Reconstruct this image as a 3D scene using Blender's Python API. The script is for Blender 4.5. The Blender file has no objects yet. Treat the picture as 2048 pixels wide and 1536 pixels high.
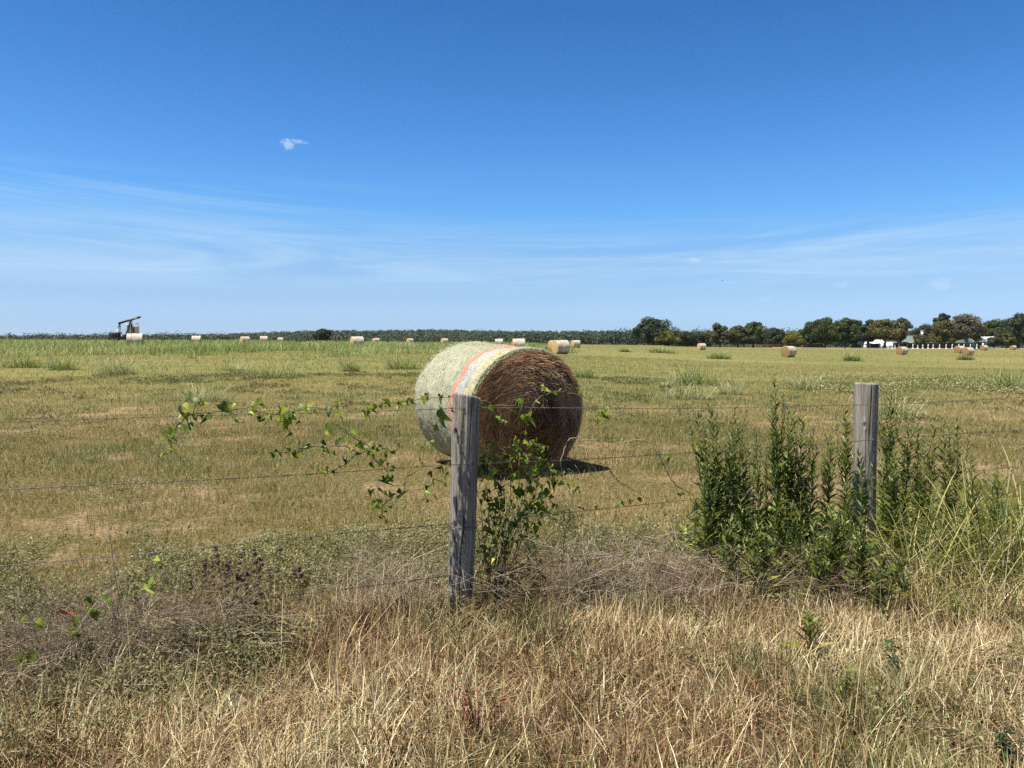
import bpy, math, random
import numpy as np
from mathutils import Vector, Matrix, Quaternion

R = math.radians
rng = np.random.default_rng(7)
random.seed(7)
scene = bpy.context.scene
COL = scene.collection

# ------------------------------------------------------------------ camera
EYE = 1.57
PITCH = R(3.27)
F = 1538.0                                   # focal length in pixels of the 2048 px wide photograph
cam_d = bpy.data.cameras.new('camera')
cam = bpy.data.objects.new('camera', cam_d)
COL.objects.link(cam)
cam.location = (0, 0, EYE)
cam.rotation_euler = (math.pi / 2 - PITCH, 0, 0)
cam_d.sensor_width = 36
cam_d.lens = 36 * F / 2048
cam_d.clip_start = 0.05
cam_d.clip_end = 20000
scene.camera = cam

# ------------------------------------------------------------------ light
SUN_EL, SUN_AZ = R(66), R(-117)              # azimuth measured from +Y towards +X
sun_dir = Vector((math.cos(SUN_EL) * math.sin(SUN_AZ), math.cos(SUN_EL) * math.cos(SUN_AZ), math.sin(SUN_EL)))
sun_l = bpy.data.lights.new('sun', 'SUN')
sun_l.energy = 5.0
sun_l.angle = R(0.53)
sun_l.color = (1.0, 0.95, 0.87)
sun = bpy.data.objects.new('sun', sun_l)
sun.rotation_euler = sun_dir.to_track_quat('Z', 'Y').to_euler()
sun.location = (-30, 0, 60)
COL.objects.link(sun)
scene.view_settings.view_transform = 'Standard'
scene.view_settings.look = 'None'
scene.view_settings.exposure = 0.8
scene.view_settings.gamma = 1.0
scene.render.filter_size = 0.9
scene.cycles.diffuse_bounces = 2
scene.cycles.use_denoising = False

world = bpy.data.worlds.new('World')
scene.world = world
world.use_nodes = True


class NT:
    """small helper round a node tree"""
    def __init__(self, tree):
        self.t = tree
        self.n = tree.nodes
        self.l = tree.links

    def new(self, typ, **kw):
        nd = self.n.new(typ)
        for k, v in kw.items():
            setattr(nd, k, v)
        return nd

    def put(self, sock, v):
        if isinstance(v, bpy.types.NodeSocket):
            self.l.new(v, sock)
        elif v is not None:
            if isinstance(v, (tuple, list)) and len(v) == 3 and len(sock.default_value) == 4:
                v = (*v, 1)
            sock.default_value = v

    def math(self, op, a, b=None, c=None, clamp=False):
        m = self.new('ShaderNodeMath', operation=op, use_clamp=clamp)
        for i, v in enumerate((a, b, c)):
            if v is not None:
                self.put(m.inputs[i], v)
        return m.outputs[0]

    def mix(self, fac, a, b, blend='MIX'):
        m = self.new('ShaderNodeMix', data_type='RGBA', blend_type=blend)
        self.put(m.inputs[0], fac)
        self.put(m.inputs[6], a)
        self.put(m.inputs[7], b)
        return m.outputs[2]

    def ramp(self, fac, stops, interp='LINEAR'):
        r = self.new('ShaderNodeValToRGB')
        r.color_ramp.interpolation = interp
        els = r.color_ramp.elements
        while len(els) < len(stops):
            els.new(0.5)
        for e, (p, c) in zip(els, stops):
            e.position = p
            e.color = (*c, 1) if len(c) == 3 else c
        self.put(r.inputs[0], fac)
        return r.outputs[0]

    def maprange(self, v, a, b, c=0.0, d=1.0, smooth=True):
        m = self.new('ShaderNodeMapRange', interpolation_type='SMOOTHSTEP' if smooth else 'LINEAR')
        for i, x in enumerate((v, a, b, c, d)):
            self.put(m.inputs[i], x)
        return m.outputs[0]

    def noise(self, vec, scale, detail=4, rough=0.55, dist=0.0):
        n = self.new('ShaderNodeTexNoise')
        self.put(n.inputs['Vector'], vec)
        n.inputs['Scale'].default_value = scale
        n.inputs['Detail'].default_value = detail
        n.inputs['Roughness'].default_value = rough
        n.inputs['Distortion'].default_value = dist
        return n.outputs[0]

    def comb(self, x, y, z):
        c = self.new('ShaderNodeCombineXYZ')
        for i, v in enumerate((x, y, z)):
            self.put(c.inputs[i], v)
        return c.outputs[0]

    def scale(self, vec, s):
        m = self.new('ShaderNodeVectorMath', operation='MULTIPLY')
        self.put(m.inputs[0], vec)
        m.inputs[1].default_value = s
        return m.outputs[0]


def build_sky():
    w = NT(world.node_tree)
    w.n.clear()
    out = w.new('ShaderNodeOutputWorld')
    bg = w.new('ShaderNodeBackground')
    sky = w.new('ShaderNodeTexSky', sky_type='NISHITA')
    sky.sun_disc = False
    sky.sun_elevation = SUN_EL
    sky.sun_rotation = SUN_AZ
    sky.altitude = 100
    sky.air_density = 1.15
    sky.dust_density = 0.55
    sky.ozone_density = 3.2
    tc = w.new('ShaderNodeTexCoord')
    sep = w.new('ShaderNodeSeparateXYZ')
    w.l.new(tc.outputs['Generated'], sep.inputs[0])
    x, y, z = sep.outputs
    az = w.math('ARCTAN2', x, y)
    el = w.math('ARCSINE', z)
    # grade the physical sky towards the deep late-summer blue
    hsv = w.new('ShaderNodeHueSaturation')
    hsv.inputs['Saturation'].default_value = SKY_SAT
    hsv.inputs['Value'].default_value = 1.0
    w.l.new(sky.outputs[0], hsv.inputs['Color'])
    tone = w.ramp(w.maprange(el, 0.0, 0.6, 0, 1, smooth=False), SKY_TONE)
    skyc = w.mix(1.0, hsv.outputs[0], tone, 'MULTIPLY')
    # cirrus
    p1 = w.comb(w.math('MULTIPLY', az, 1.9), w.math('MULTIPLY', w.math('ADD', el, w.math('MULTIPLY', az, -0.010)), 24), 2.6)
    n1 = w.noise(p1, 1.0, 9, 0.64, 0.8)
    b1 = w.math('MULTIPLY', w.maprange(el, 0.050, 0.085), w.maprange(el, 0.165, 0.105))
    c1 = w.math('MULTIPLY', w.maprange(n1, 0.36, 0.70), b1)
    p2 = w.comb(w.math('MULTIPLY', az, 1.6), w.math('MULTIPLY', w.math('ADD', el, w.math('MULTIPLY', az, 0.055)), 40), 8.7)
    n2 = w.noise(p2, 1.0, 9, 0.68, 0.9)
    b2 = w.math('MULTIPLY', w.math('MULTIPLY', w.maprange(el, 0.12, 0.165), w.maprange(el, 0.205, 0.175)), w.maprange(az, 0.0, -0.45))
    c2 = w.math('MULTIPLY', w.maprange(n2, 0.38, 0.68), b2)
    cir = w.math('ADD', w.math('MULTIPLY', c1, 0.66), w.math('MULTIPLY', c2, 0.28), clamp=True)
    # a few small fair-weather puffs
    np_ = w.noise(w.comb(az, w.math('MULTIPLY', el, 1.6), 0.3), 95, 5, 0.6)
    puffs = None
    for a0, e0, wa, we, s in ((-0.2795, 0.2355, 0.0125, 0.0068, 0.55), (-0.268, 0.2395, 0.012, 0.0036, 0.42), (0.2305, 0.1005, 0.012, 0.0036, 0.42),
                              (0.403, 0.0650, 0.010, 0.006, 0.30), (0.5055, 0.0640, 0.017, 0.009, 0.34), (0.315, 0.050, 0.012, 0.004, 0.2)):
        dx = w.math('DIVIDE', w.math('SUBTRACT', az, a0), wa)
        dy = w.math('DIVIDE', w.math('SUBTRACT', el, e0), we)
        d = w.math('SQRT', w.math('ADD', w.math('MULTIPLY', dx, dx), w.math('MULTIPLY', dy, dy)))
        v = w.math('ADD', w.math('SUBTRACT', 1.0, d), w.math('MULTIPLY', w.math('SUBTRACT', np_, 0.5), 2.6))
        v = w.math('MULTIPLY', w.math('MULTIPLY', w.maprange(v, 0.0, 0.75), s), w.maprange(d, 1.5, 0.9))
        puffs = v if puffs is None else w.math('MAXIMUM', puffs, v)
    c = w.mix(cir, skyc, (4.2, 5.9, 7.5))
    c = w.mix(puffs, c, (4.9, 6.0, 7.6))
    w.l.new(c, bg.inputs[0])
    bg.inputs[1].default_value = 0.0757
    w.l.new(bg.outputs[0], out.inputs[0])


SKY_SAT = 1.0
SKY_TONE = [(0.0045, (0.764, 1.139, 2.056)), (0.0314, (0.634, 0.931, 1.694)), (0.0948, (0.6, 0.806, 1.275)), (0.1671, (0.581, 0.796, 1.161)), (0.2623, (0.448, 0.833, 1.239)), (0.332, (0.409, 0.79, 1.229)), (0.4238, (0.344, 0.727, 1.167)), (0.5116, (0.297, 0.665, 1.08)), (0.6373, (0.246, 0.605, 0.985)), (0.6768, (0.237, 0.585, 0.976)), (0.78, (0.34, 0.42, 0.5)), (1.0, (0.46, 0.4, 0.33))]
build_sky()


# ------------------------------------------------------------------ terrain and pixel helpers
_fr = np.array([-1.2, -0.7, -0.35, -0.15, 0.0, 0.0625, 0.25, 0.4, 0.6, 0.8, 1.3])
_fz = np.array([0.9, 0.85, 0.72, 0.42, 0.20, 0.0, -0.55, -0.85, -1.0, -1.1, -1.2])


def _lat(ix, iy, seed):
    h = (ix.astype(np.int64) * 374761393 + iy.astype(np.int64) * 668265263 + seed * 974711) & 0x7fffffff
    h = ((h ^ (h >> 13)) * 1274126177) & 0x7fffffff
    return ((h ^ (h >> 16)) & 0xffff) / 65535.0


def vnoise(x, y, seed=0):
    x = np.asarray(x, float); y = np.asarray(y, float)
    ix = np.floor(x); iy = np.floor(y)
    fx = x - ix; fy = y - iy
    fx = fx * fx * (3 - 2 * fx); fy = fy * fy * (3 - 2 * fy)
    a = _lat(ix, iy, seed); b = _lat(ix + 1, iy, seed); c = _lat(ix, iy + 1, seed); d = _lat(ix + 1, iy + 1, seed)
    return (a * (1 - fx) + b * fx) * (1 - fy) + (c * (1 - fx) + d * fx) * fy


def fbm(x, y, seed=0, o=3):
    s = 0; a = 0.5; t = 0
    for i in range(o):
        s = s + a * vnoise(np.asarray(x) * 2 ** i, np.asarray(y) * 2 ** i, seed + i); t += a; a *= 0.5
    return s / t


def sstep(a, b, x):
    t = np.clip((np.asarray(x, float) - a) / (b - a), 0, 1)
    return t * t * (3 - 2 * t)


def T(x, y):
    """height of the ground"""
    x = np.asarray(x, float); y = np.asarray(y, float)
    r = x / np.maximum(y, 20)
    f = np.interp(r, _fr, _fz)
    z = f * sstep(10, 75, y)
    far = np.clip((y - 100) / 200, 0, 1)
    z = np.where(r > 0.2, z * (1 + 0.85 * far), z)
    z = z + sstep(110, 200, y) * 0.25 * sstep(-0.1, -0.35, r)
    z = z + sstep(90, 160, y) * 0.15 * sstep(0.3, 0.06, np.abs(r - 0.0))
    # beyond the field the land dips, then climbs into the wooded hills
    z = z - sstep(260, 420, y) * np.interp(r, [-0.5, 0.0, 0.25, 1.0], [4.5, 2.5, 1.0, 0.3])
    hill = np.interp(r, [-1, -0.55, -0.38, -0.27, -0.1, 0.1, 0.4, 0.6, 0.9], [2, 2, 5, 14, 15, 11, 11, 16, 20])
    z = z + sstep(600, 1700, y) * hill + (fbm(x / 160, y / 160, 5) - 0.5) * 6 * sstep(500, 1100, y)
    z = z + (fbm(x / 1.7, y / 1.7, 3) - 0.5) * 0.07 * sstep(60, 12, y)
    return z


CP, SP = math.cos(PITCH), math.sin(PITCH)


def ray(px, py):
    a = (px - 1024) / F; b = (768 - py) / F
    return Vector((a, CP + b * SP, -SP + b * CP))


def at(px, py, D):
    d = ray(px, py)
    return Vector((0, 0, EYE)) + d * (D / d.y)


def ground_at(px, py, lo=2.0, hi=400):
    d = ray(px, py)
    y = lo
    while y < hi:
        p = Vector((0, 0, EYE)) + d * (y / d.y)
        if p.z <= float(T(p.x, p.y)):
            return p
        y *= 1.004
    return p


def on_ground(px, D):
    p = at(px, 700, D)
    return Vector((p.x, p.y, float(T(p.x, p.y))))


POST_A = Vector((-0.303, 4.375, 0)); POST_B = Vector((2.55, 5.5, 0))
FU = (POST_B - POST_A).normalized()
FN = Vector((FU.y, -FU.x, 0))               # towards the camera


def fence_at(px, py, off=0.0):
    d = ray(px, py); o = Vector((0, 0, EYE))
    t = ((POST_A + FN * off) - o).dot(FN) / d.dot(FN)
    return o + d * t


# ------------------------------------------------------------------ mesh building
class MB:
    def __init__(self):
        self.V = []; self.Tn = []; self.F4 = []; self.F3 = []; self.M4 = []; self.M3 = []; self.n = 0

    def add(self, V, F4=None, F3=None, tint=None, mat=0):
        V = np.asarray(V, np.float32).reshape(-1, 3)
        k = len(V)
        if tint is None:
            tint = np.full((k, 3), 0.5, np.float32)
        tint = np.asarray(tint, np.float32)
        if tint.ndim == 1:
            tint = np.tile(tint, (k, 1))
        self.V.append(V); self.Tn.append(tint)
        if F4 is not None and len(F4):
            f = np.asarray(F4, np.int64).reshape(-1, 4) + self.n
            self.F4.append(f); self.M4.append(np.full(len(f), mat))
        if F3 is not None and len(F3):
            f = np.asarray(F3, np.int64).reshape(-1, 3) + self.n
            self.F3.append(f); self.M3.append(np.full(len(f), mat))
        self.n += k

    # --- solids
    def box(self, lo, hi, tint=None, mat=0, M=None):
        x0, y0, z0 = lo; x1, y1, z1 = hi
        v = [(x0, y0, z0), (x1, y0, z0), (x1, y1, z0), (x0, y1, z0), (x0, y0, z1), (x1, y0, z1), (x1, y1, z1), (x0, y1, z1)]
        if M is not None:
            v = [tuple(M @ Vector(p)) for p in v]
        self.add(v, [(0, 3, 2, 1), (4, 5, 6, 7), (0, 1, 5, 4), (1, 2, 6, 5), (2, 3, 7, 6), (3, 0, 4, 7)], tint=tint, mat=mat)

    def beam(self, a, b, w, h, tint=None, mat=0, up=(0, 0, 1)):
        a = Vector(a); b = Vector(b)
        d = (b - a); L = d.length; d.normalize()
        s = d.cross(Vector(up))
        if s.length < 1e-4:
            s = d.cross(Vector((0, 1, 0)))
        s.normalize(); u = s.cross(d)
        M = Matrix((s, d, u)).transposed().to_4x4(); M.translation = a
        self.box((-w / 2, 0, -h / 2), (w / 2, L, h / 2), tint, mat, M)

    def tube(self, pts, rad, n=6, tint=None, mat=0, cap=True):
        P = [Vector(p) for p in pts]
        k = len(P)
        if not hasattr(rad, '__len__'):
            rad = [rad] * k
        V = []
        side = None
        for i in range(k):
            d = (P[min(i + 1, k - 1)] - P[max(i - 1, 0)])
            if d.length < 1e-9:
                d = Vector((0, 0, 1))
            d.normalize()
            if side is None:
                side = d.cross(Vector((0, 0, 1)))
                if side.length < 0.05:
                    side = d.cross(Vector((1, 0, 0)))
            side = side - d * side.dot(d)
            side.normalize()
            b = d.cross(side)
            for j in range(n):
                a = 2 * math.pi * j / n
                V.append(P[i] + (side * math.cos(a) + b * math.sin(a)) * rad[i])
        Fq = [(i * n + j, i * n + (j + 1) % n, (i + 1) * n + (j + 1) % n, (i + 1) * n + j) for i in range(k - 1) for j in range(n)]
        Ft = []
        if cap:
            V.append(P[0]); V.append(P[-1])
            c0, c1 = k * n, k * n + 1
            Ft = [(c0, (j + 1) % n, j) for j in range(n)] + [(c1, (k - 1) * n + j, (k - 1) * n + (j + 1) % n) for j in range(n)]
        self.add(V, Fq, Ft, tint, mat)

    def prism(self, poly, y0, y1, tint=None, mat=0, M=None):
        """outline in x,z extruded along y"""
        k = len(poly)
        v = [(x, y0, z) for x, z in poly] + [(x, y1, z) for x, z in poly]
        if M is not None:
            v = [tuple(M @ Vector(p)) for p in v]
        Fq = [(i, (i + 1) % k, k + (i + 1) % k, k + i) for i in range(k)]
        cx = sum(p[0] for p in poly) / k; cz = sum(p[1] for p in poly) / k
        c = [(cx, y0, cz), (cx, y1, cz)]
        if M is not None:
            c = [tuple(M @ Vector(p)) for p in c]
        v += c
        Ft = [(2 * k, (i + 1) % k, i) for i in range(k)] + [(2 * k + 1, k + i, k + (i + 1) % k) for i in range(k)]
        self.add(v, Fq, Ft, tint, mat)

    # --- plants, vectorised
    def blades(self, P, L, W, az, lean, bend, tint, segs=2, twist=0.6, mat=0):
        P = np.asarray(P, float); n = len(P)
        if n == 0:
            return
        one = np.ones(n)
        L, W, az, lean, bend = (np.asarray(q, float) * one for q in (L, W, az, lean, bend))
        h = np.stack([np.cos(az), np.sin(az), 0 * az], 1)
        tw = az + math.pi / 2 + rng.uniform(-twist, twist, n)
        s = np.stack([np.cos(tw), np.sin(tw), 0 * az], 1)
        V = np.zeros((n, 2 * segs + 1, 3)); pos = P.copy()
        for j in range(segs):
            t = j / segs
            wj = (W * (0.75 if j == 0 else 1.0 - 0.55 * t))[:, None] / 2
            V[:, 2 * j] = pos - s * wj; V[:, 2 * j + 1] = pos + s * wj
            a = lean + bend * (j + 0.5) / segs
            pos = pos + (L / segs)[:, None] * (np.sin(a)[:, None] * h + np.cos(a)[:, None] * np.array([0, 0, 1.0]))
        V[:, 2 * segs] = pos
        base = (np.arange(n) * (2 * segs + 1))[:, None]
        F4 = [base + np.array([[2 * j, 2 * j + 1, 2 * j + 3, 2 * j + 2]]) for j in range(segs - 1)]
        F4 = np.concatenate(F4) if F4 else None
        F3 = base + np.array([[2 * segs - 2, 2 * segs - 1, 2 * segs]])
        tint = np.repeat(np.asarray(tint, np.float32).reshape(n, 3), 2 * segs + 1, 0)
        self.add(V.reshape(-1, 3), F4, F3, tint, mat)

    def leaves(self, P, D, N, L, W, tint, fold=0.15, droop=0.0, mat=0):
        """lance-shaped leaves: two quads each, folded along the midrib"""
        P = np.asarray(P, float).reshape(-1, 3); n = len(P)
        if n == 0:
            return
        one = np.ones(n)
        L = (np.asarray(L, float) * one)[:, None]; W = (np.asarray(W, float) * one)[:, None]
        D = np.asarray(D, float).reshape(-1, 3); D = D / np.linalg.norm(D, axis=1, keepdims=True)
        S = np.cross(D, np.asarray(N, float).reshape(-1, 3)); S /= np.maximum(np.linalg.norm(S, axis=1, keepdims=True), 1e-6)
        U = np.cross(S, D)
        V = np.zeros((n, 6, 3))
        V[:, 0] = P
        V[:, 1] = P + D * L * 0.42 + S * W / 2 + U * W * fold
        V[:, 2] = P + D * L - U * L * droop
        V[:, 3] = P + D * L * 0.42 - S * W / 2 + U * W * fold
        V[:, 4] = P + D * L * 0.36
        V[:, 5] = P + D * L * 0.7 - U * L * droop * 0.4
        base = (np.arange(n) * 6)[:, None]
        F4 = np.concatenate([base + np.array([[0, 4, 5, 1]]), base + np.array([[0, 3, 5, 4]])])
        F3 = np.concatenate([base + np.array([[1, 5, 2]]), base + np.array([[3, 2, 5]])])
        self.add(V.reshape(-1, 3), F4, F3, np.repeat(np.asarray(tint, np.float32).reshape(n, 3), 6, 0), mat)

    def cards(self, P, N, size, tint, mat=0):
        """small leaf-cluster faces of irregular outline"""
        P = np.asarray(P, float); n = len(P)
        N = N / np.maximum(np.linalg.norm(N, axis=1, keepdims=True), 1e-6)
        ref = rng.normal(size=(n, 3))
        A = np.cross(N, ref); A /= np.maximum(np.linalg.norm(A, axis=1, keepdims=True), 1e-6)
        B = np.cross(N, A)
        size = (np.asarray(size, float) * np.ones(n))[:, None]
        V = np.zeros((n, 4, 3))
        for i, (ca, cb) in enumerate(((1, 0), (0, 1), (-1, 0), (0, -1))):
            j = rng.uniform(0.55, 1.15, (n, 1))
            V[:, i] = P + (A * ca + B * cb) * size * j + N * size * rng.uniform(-.25, .25, (n, 1))
        base = (np.arange(n) * 4)[:, None]
        self.add(V.reshape(-1, 3), base + np.array([[0, 1, 2, 3]]), None, np.repeat(np.asarray(tint, np.float32).reshape(n, 3), 4, 0), mat)

    def mesh(self, name, mats, smooth=False):
        V = np.concatenate(self.V); tn = np.concatenate(self.Tn)
        F4 = np.concatenate(self.F4) if self.F4 else np.zeros((0, 4), np.int64)
        F3 = np.concatenate(self.F3) if self.F3 else np.zeros((0, 3), np.int64)
        me = bpy.data.meshes.new(name)
        me.vertices.add(len(V)); me.vertices.foreach_set('co', V.astype(np.float32).ravel())
        loops = np.concatenate([F4.ravel(), F3.ravel()]).astype(np.int32)
        me.loops.add(len(loops)); me.loops.foreach_set('vertex_index', loops)
        starts = np.concatenate([np.arange(len(F4)) * 4, len(F4) * 4 + np.arange(len(F3)) * 3]).astype(np.int32)
        me.polygons.add(len(starts)); me.polygons.foreach_set('loop_start', starts)
        for m in mats if isinstance(mats, (list, tuple)) else [mats]:
            me.materials.append(m)
        mi = np.concatenate(([np.concatenate(self.M4)] if self.M4 else []) + ([np.concatenate(self.M3)] if self.M3 else [])).astype(np.int32)
        me.polygons.foreach_set('material_index', mi)
        me.update(calc_edges=True)
        if smooth:
            me.polygons.foreach_set('use_smooth', np.ones(len(starts), bool))
        ca = me.color_attributes.new('tint', 'FLOAT_COLOR', 'POINT')
        ca.data.foreach_set('color', np.concatenate([tn, np.ones((len(tn), 1), np.float32)], 1).astype(np.float32).ravel())
        return me

    def obj(self, name, mats, parent=None, smooth=False):
        o = bpy.data.objects.new(name, self.mesh(name, mats, smooth))
        COL.objects.link(o)
        if parent is not None:
            o.parent = parent
        return o


def tag(o, label=None, cat=None, group=None, kind=None):
    if label: o['label'] = label
    if cat: o['category'] = cat
    if group: o['group'] = group
    if kind: o['kind'] = kind
    return o


def thing(name, label, cat, loc=(0, 0, 0), rz=0.0, group=None):
    o = bpy.data.objects.new(name, None)
    o.empty_display_size = 0.2
    COL.objects.link(o)
    o.location = loc
    o.rotation_euler = (0, 0, rz)
    return tag(o, label, cat, group)


def copy_tree(o, parent=None):
    c = o.copy()
    COL.objects.link(c)
    if parent is not None:
        c.parent = parent
    for ch in list(o.children):
        copy_tree(ch, c)
    return c


# ------------------------------------------------------------------ materials
def veg_mat(name, stops, transl=0.25, rough=0.55, spec=0.25, second=None, vary=0.18):
    """plant material: the ramp is driven by each blade's own tint; the second ramp takes over where tint.g is high"""
    m = bpy.data.materials.new(name); m.use_nodes = True
    t = NT(m.node_tree); t.n.clear()
    out = t.new('ShaderNodeOutputMaterial')
    at_ = t.new('ShaderNodeAttribute', attribute_name='tint')
    sep = t.new('ShaderNodeSeparateColor'); t.l.new(at_.outputs['Color'], sep.inputs[0])
    c = t.ramp(sep.outputs[0], stops)
    if second:
        c = t.mix(sep.outputs[1], c, t.ramp(sep.outputs[0], second))
    val = t.maprange(sep.outputs[2], 0, 1, 1 - vary, 1 + vary, smooth=False)
    c = t.mix(1.0, c, t.comb(val, val, val), 'MULTIPLY')
    p = t.new('ShaderNodeBsdfPrincipled')
    t.put(p.inputs['Base Color'], c)
    p.inputs['Roughness'].default_value = rough
    p.inputs['Specular IOR Level'].default_value = spec
    if transl > 0:
        tr = t.new('ShaderNodeBsdfTranslucent')
        t.put(tr.inputs[0], t.mix(1.0, c, (1.0, 1.0, 0.6), 'MULTIPLY'))
        mx = t.new('ShaderNodeMixShader'); mx.inputs[0].default_value = transl
        t.l.new(p.outputs[0], mx.inputs[1]); t.l.new(tr.outputs[0], mx.inputs[2])
        t.l.new(mx.outputs[0], out.inputs[0])
    else:
        t.l.new(p.outputs[0], out.inputs[0])
    return m


def plain_mat(name, col, rough=0.6, metal=0.0, spec=0.4, var=0.12, scale=3.0, bump=0.0, bscale=30):
    m = bpy.data.materials.new(name); m.use_nodes = True
    t = NT(m.node_tree)
    p = t.n['Principled BSDF']
    tc = t.new('ShaderNodeTexCoord')
    n = t.noise(tc.outputs['Object'], scale, 5, 0.6)
    v = t.maprange(n, 0.25, 0.75, 1 - var, 1 + var, smooth=False)
    t.put(p.inputs['Base Color'], t.mix(1.0, col, t.comb(v, v, v), 'MULTIPLY'))
    p.inputs['Roughness'].default_value = rough
    p.inputs['Metallic'].default_value = metal
    p.inputs['Specular IOR Level'].default_value = spec
    if bump:
        b = t.new('ShaderNodeBump'); b.inputs['Strength'].default_value = bump; b.inputs['Distance'].default_value = 0.02
        t.l.new(t.noise(tc.outputs['Object'], bscale, 4), b.inputs['Height'])
        t.l.new(b.outputs[0], p.inputs['Normal'])
    return m


def ground_mat():
    m = bpy.data.materials.new('field_ground'); m.use_nodes = True
    t = NT(m.node_tree); p = t.n['Principled BSDF']
    geo = t.new('ShaderNodeNewGeometry')
    pos = geo.outputs['Position']
    sep = t.new('ShaderNodeSeparateXYZ'); t.l.new(pos, sep.inputs[0])
    flat = t.scale(pos, (1, 1, 0))
    big = t.noise(flat, 0.035, 5, 0.6)
    mid = t.noise(flat, 0.5, 5, 0.65)
    fine = t.noise(flat, 22, 5, 0.7)
    soil = t.ramp(fine, [(0.34, (0.11, 0.070, 0.038)), (0.5, (0.27, 0.185, 0.11)), (0.66, (0.46, 0.34, 0.22))])
    thatch = t.ramp(fine, [(0.36, (0.040, 0.034, 0.012)), (0.5, (0.115, 0.095, 0.035)), (0.66, (0.24, 0.19, 0.085))])
    near = t.mix(t.maprange(mid, 0.50, 0.64), thatch, soil)
    # the mown field seen from afar: olive stubble, mowing swaths, greener drifts
    sw = t.noise(t.scale(pos, (0.02, 0.33, 0)), 1.0, 4, 0.6, 0.4)
    mixv = t.math('ADD', t.math('MULTIPLY', big, 0.5), t.math('ADD', t.math('MULTIPLY', sw, 0.35), t.math('MULTIPLY', mid, 0.15)))
    far = t.ramp(mixv, [(0.36, (0.235, 0.195, 0.075)), (0.46, (0.195, 0.176, 0.062)), (0.55, (0.155, 0.156, 0.050)), (0.65, (0.110, 0.130, 0.040))])
    ff = t.noise(flat, 3.0, 6, 0.75)
    v = t.maprange(ff, 0.3, 0.7, 0.72, 1.28, smooth=False)
    far = t.mix(1.0, far, t.comb(v, v, v), 'MULTIPLY')
    shaded_litter = t.ramp(fine, [(0.3, (0.035, 0.024, 0.013)), (0.5, (0.085, 0.060, 0.033)), (0.72, (0.17, 0.125, 0.07))])  # dead plant litter, coloured darker to stand for shade under the verge straw
    near = t.mix(t.maprange(sep.outputs[1], 5.6, 4.6), near, shaded_litter)
    dist = t.maprange(sep.outputs[1], 9, 32)
    c = t.mix(dist, near, far)
    # wooded floor beyond the field
    c = t.mix(t.maprange(sep.outputs[1], 330, 420), c, (0.035, 0.05, 0.018))
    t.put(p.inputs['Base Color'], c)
    p.inputs['Roughness'].default_value = 0.95
    p.inputs['Specular IOR Level'].default_value = 0.1
    b = t.new('ShaderNodeBump'); b.inputs['Strength'].default_value = 0.8; b.inputs['Distance'].default_value = 0.03
    t.l.new(fine, b.inputs['Height']); t.l.new(b.outputs[0], p.inputs['Normal'])
    return m


def build_ground():
    u = np.linspace(-1, 1, 261)
    xs = np.sinh(u * 6.2) / math.sinh(6.2) * 5200
    w = np.linspace(-1.0, 1, 330)
    ys = np.where(w < 0, w * 60, np.sinh(np.abs(w) * 6.4) / math.sinh(6.4) * 5200)
    X, Y = np.meshgrid(xs, ys)
    Z = T(X, Y)
    nx = len(xs); ny = len(ys)
    idx = np.arange(nx * ny).reshape(ny, nx)
    f = np.stack([idx[:-1, :-1], idx[:-1, 1:], idx[1:, 1:], idx[1:, :-1]], -1).reshape(-1, 4)
    mb = MB(); mb.add(np.stack([X, Y, Z], -1).reshape(-1, 3), f)
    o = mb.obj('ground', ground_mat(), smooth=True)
    tag(o, kind='structure')


build_ground()

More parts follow.
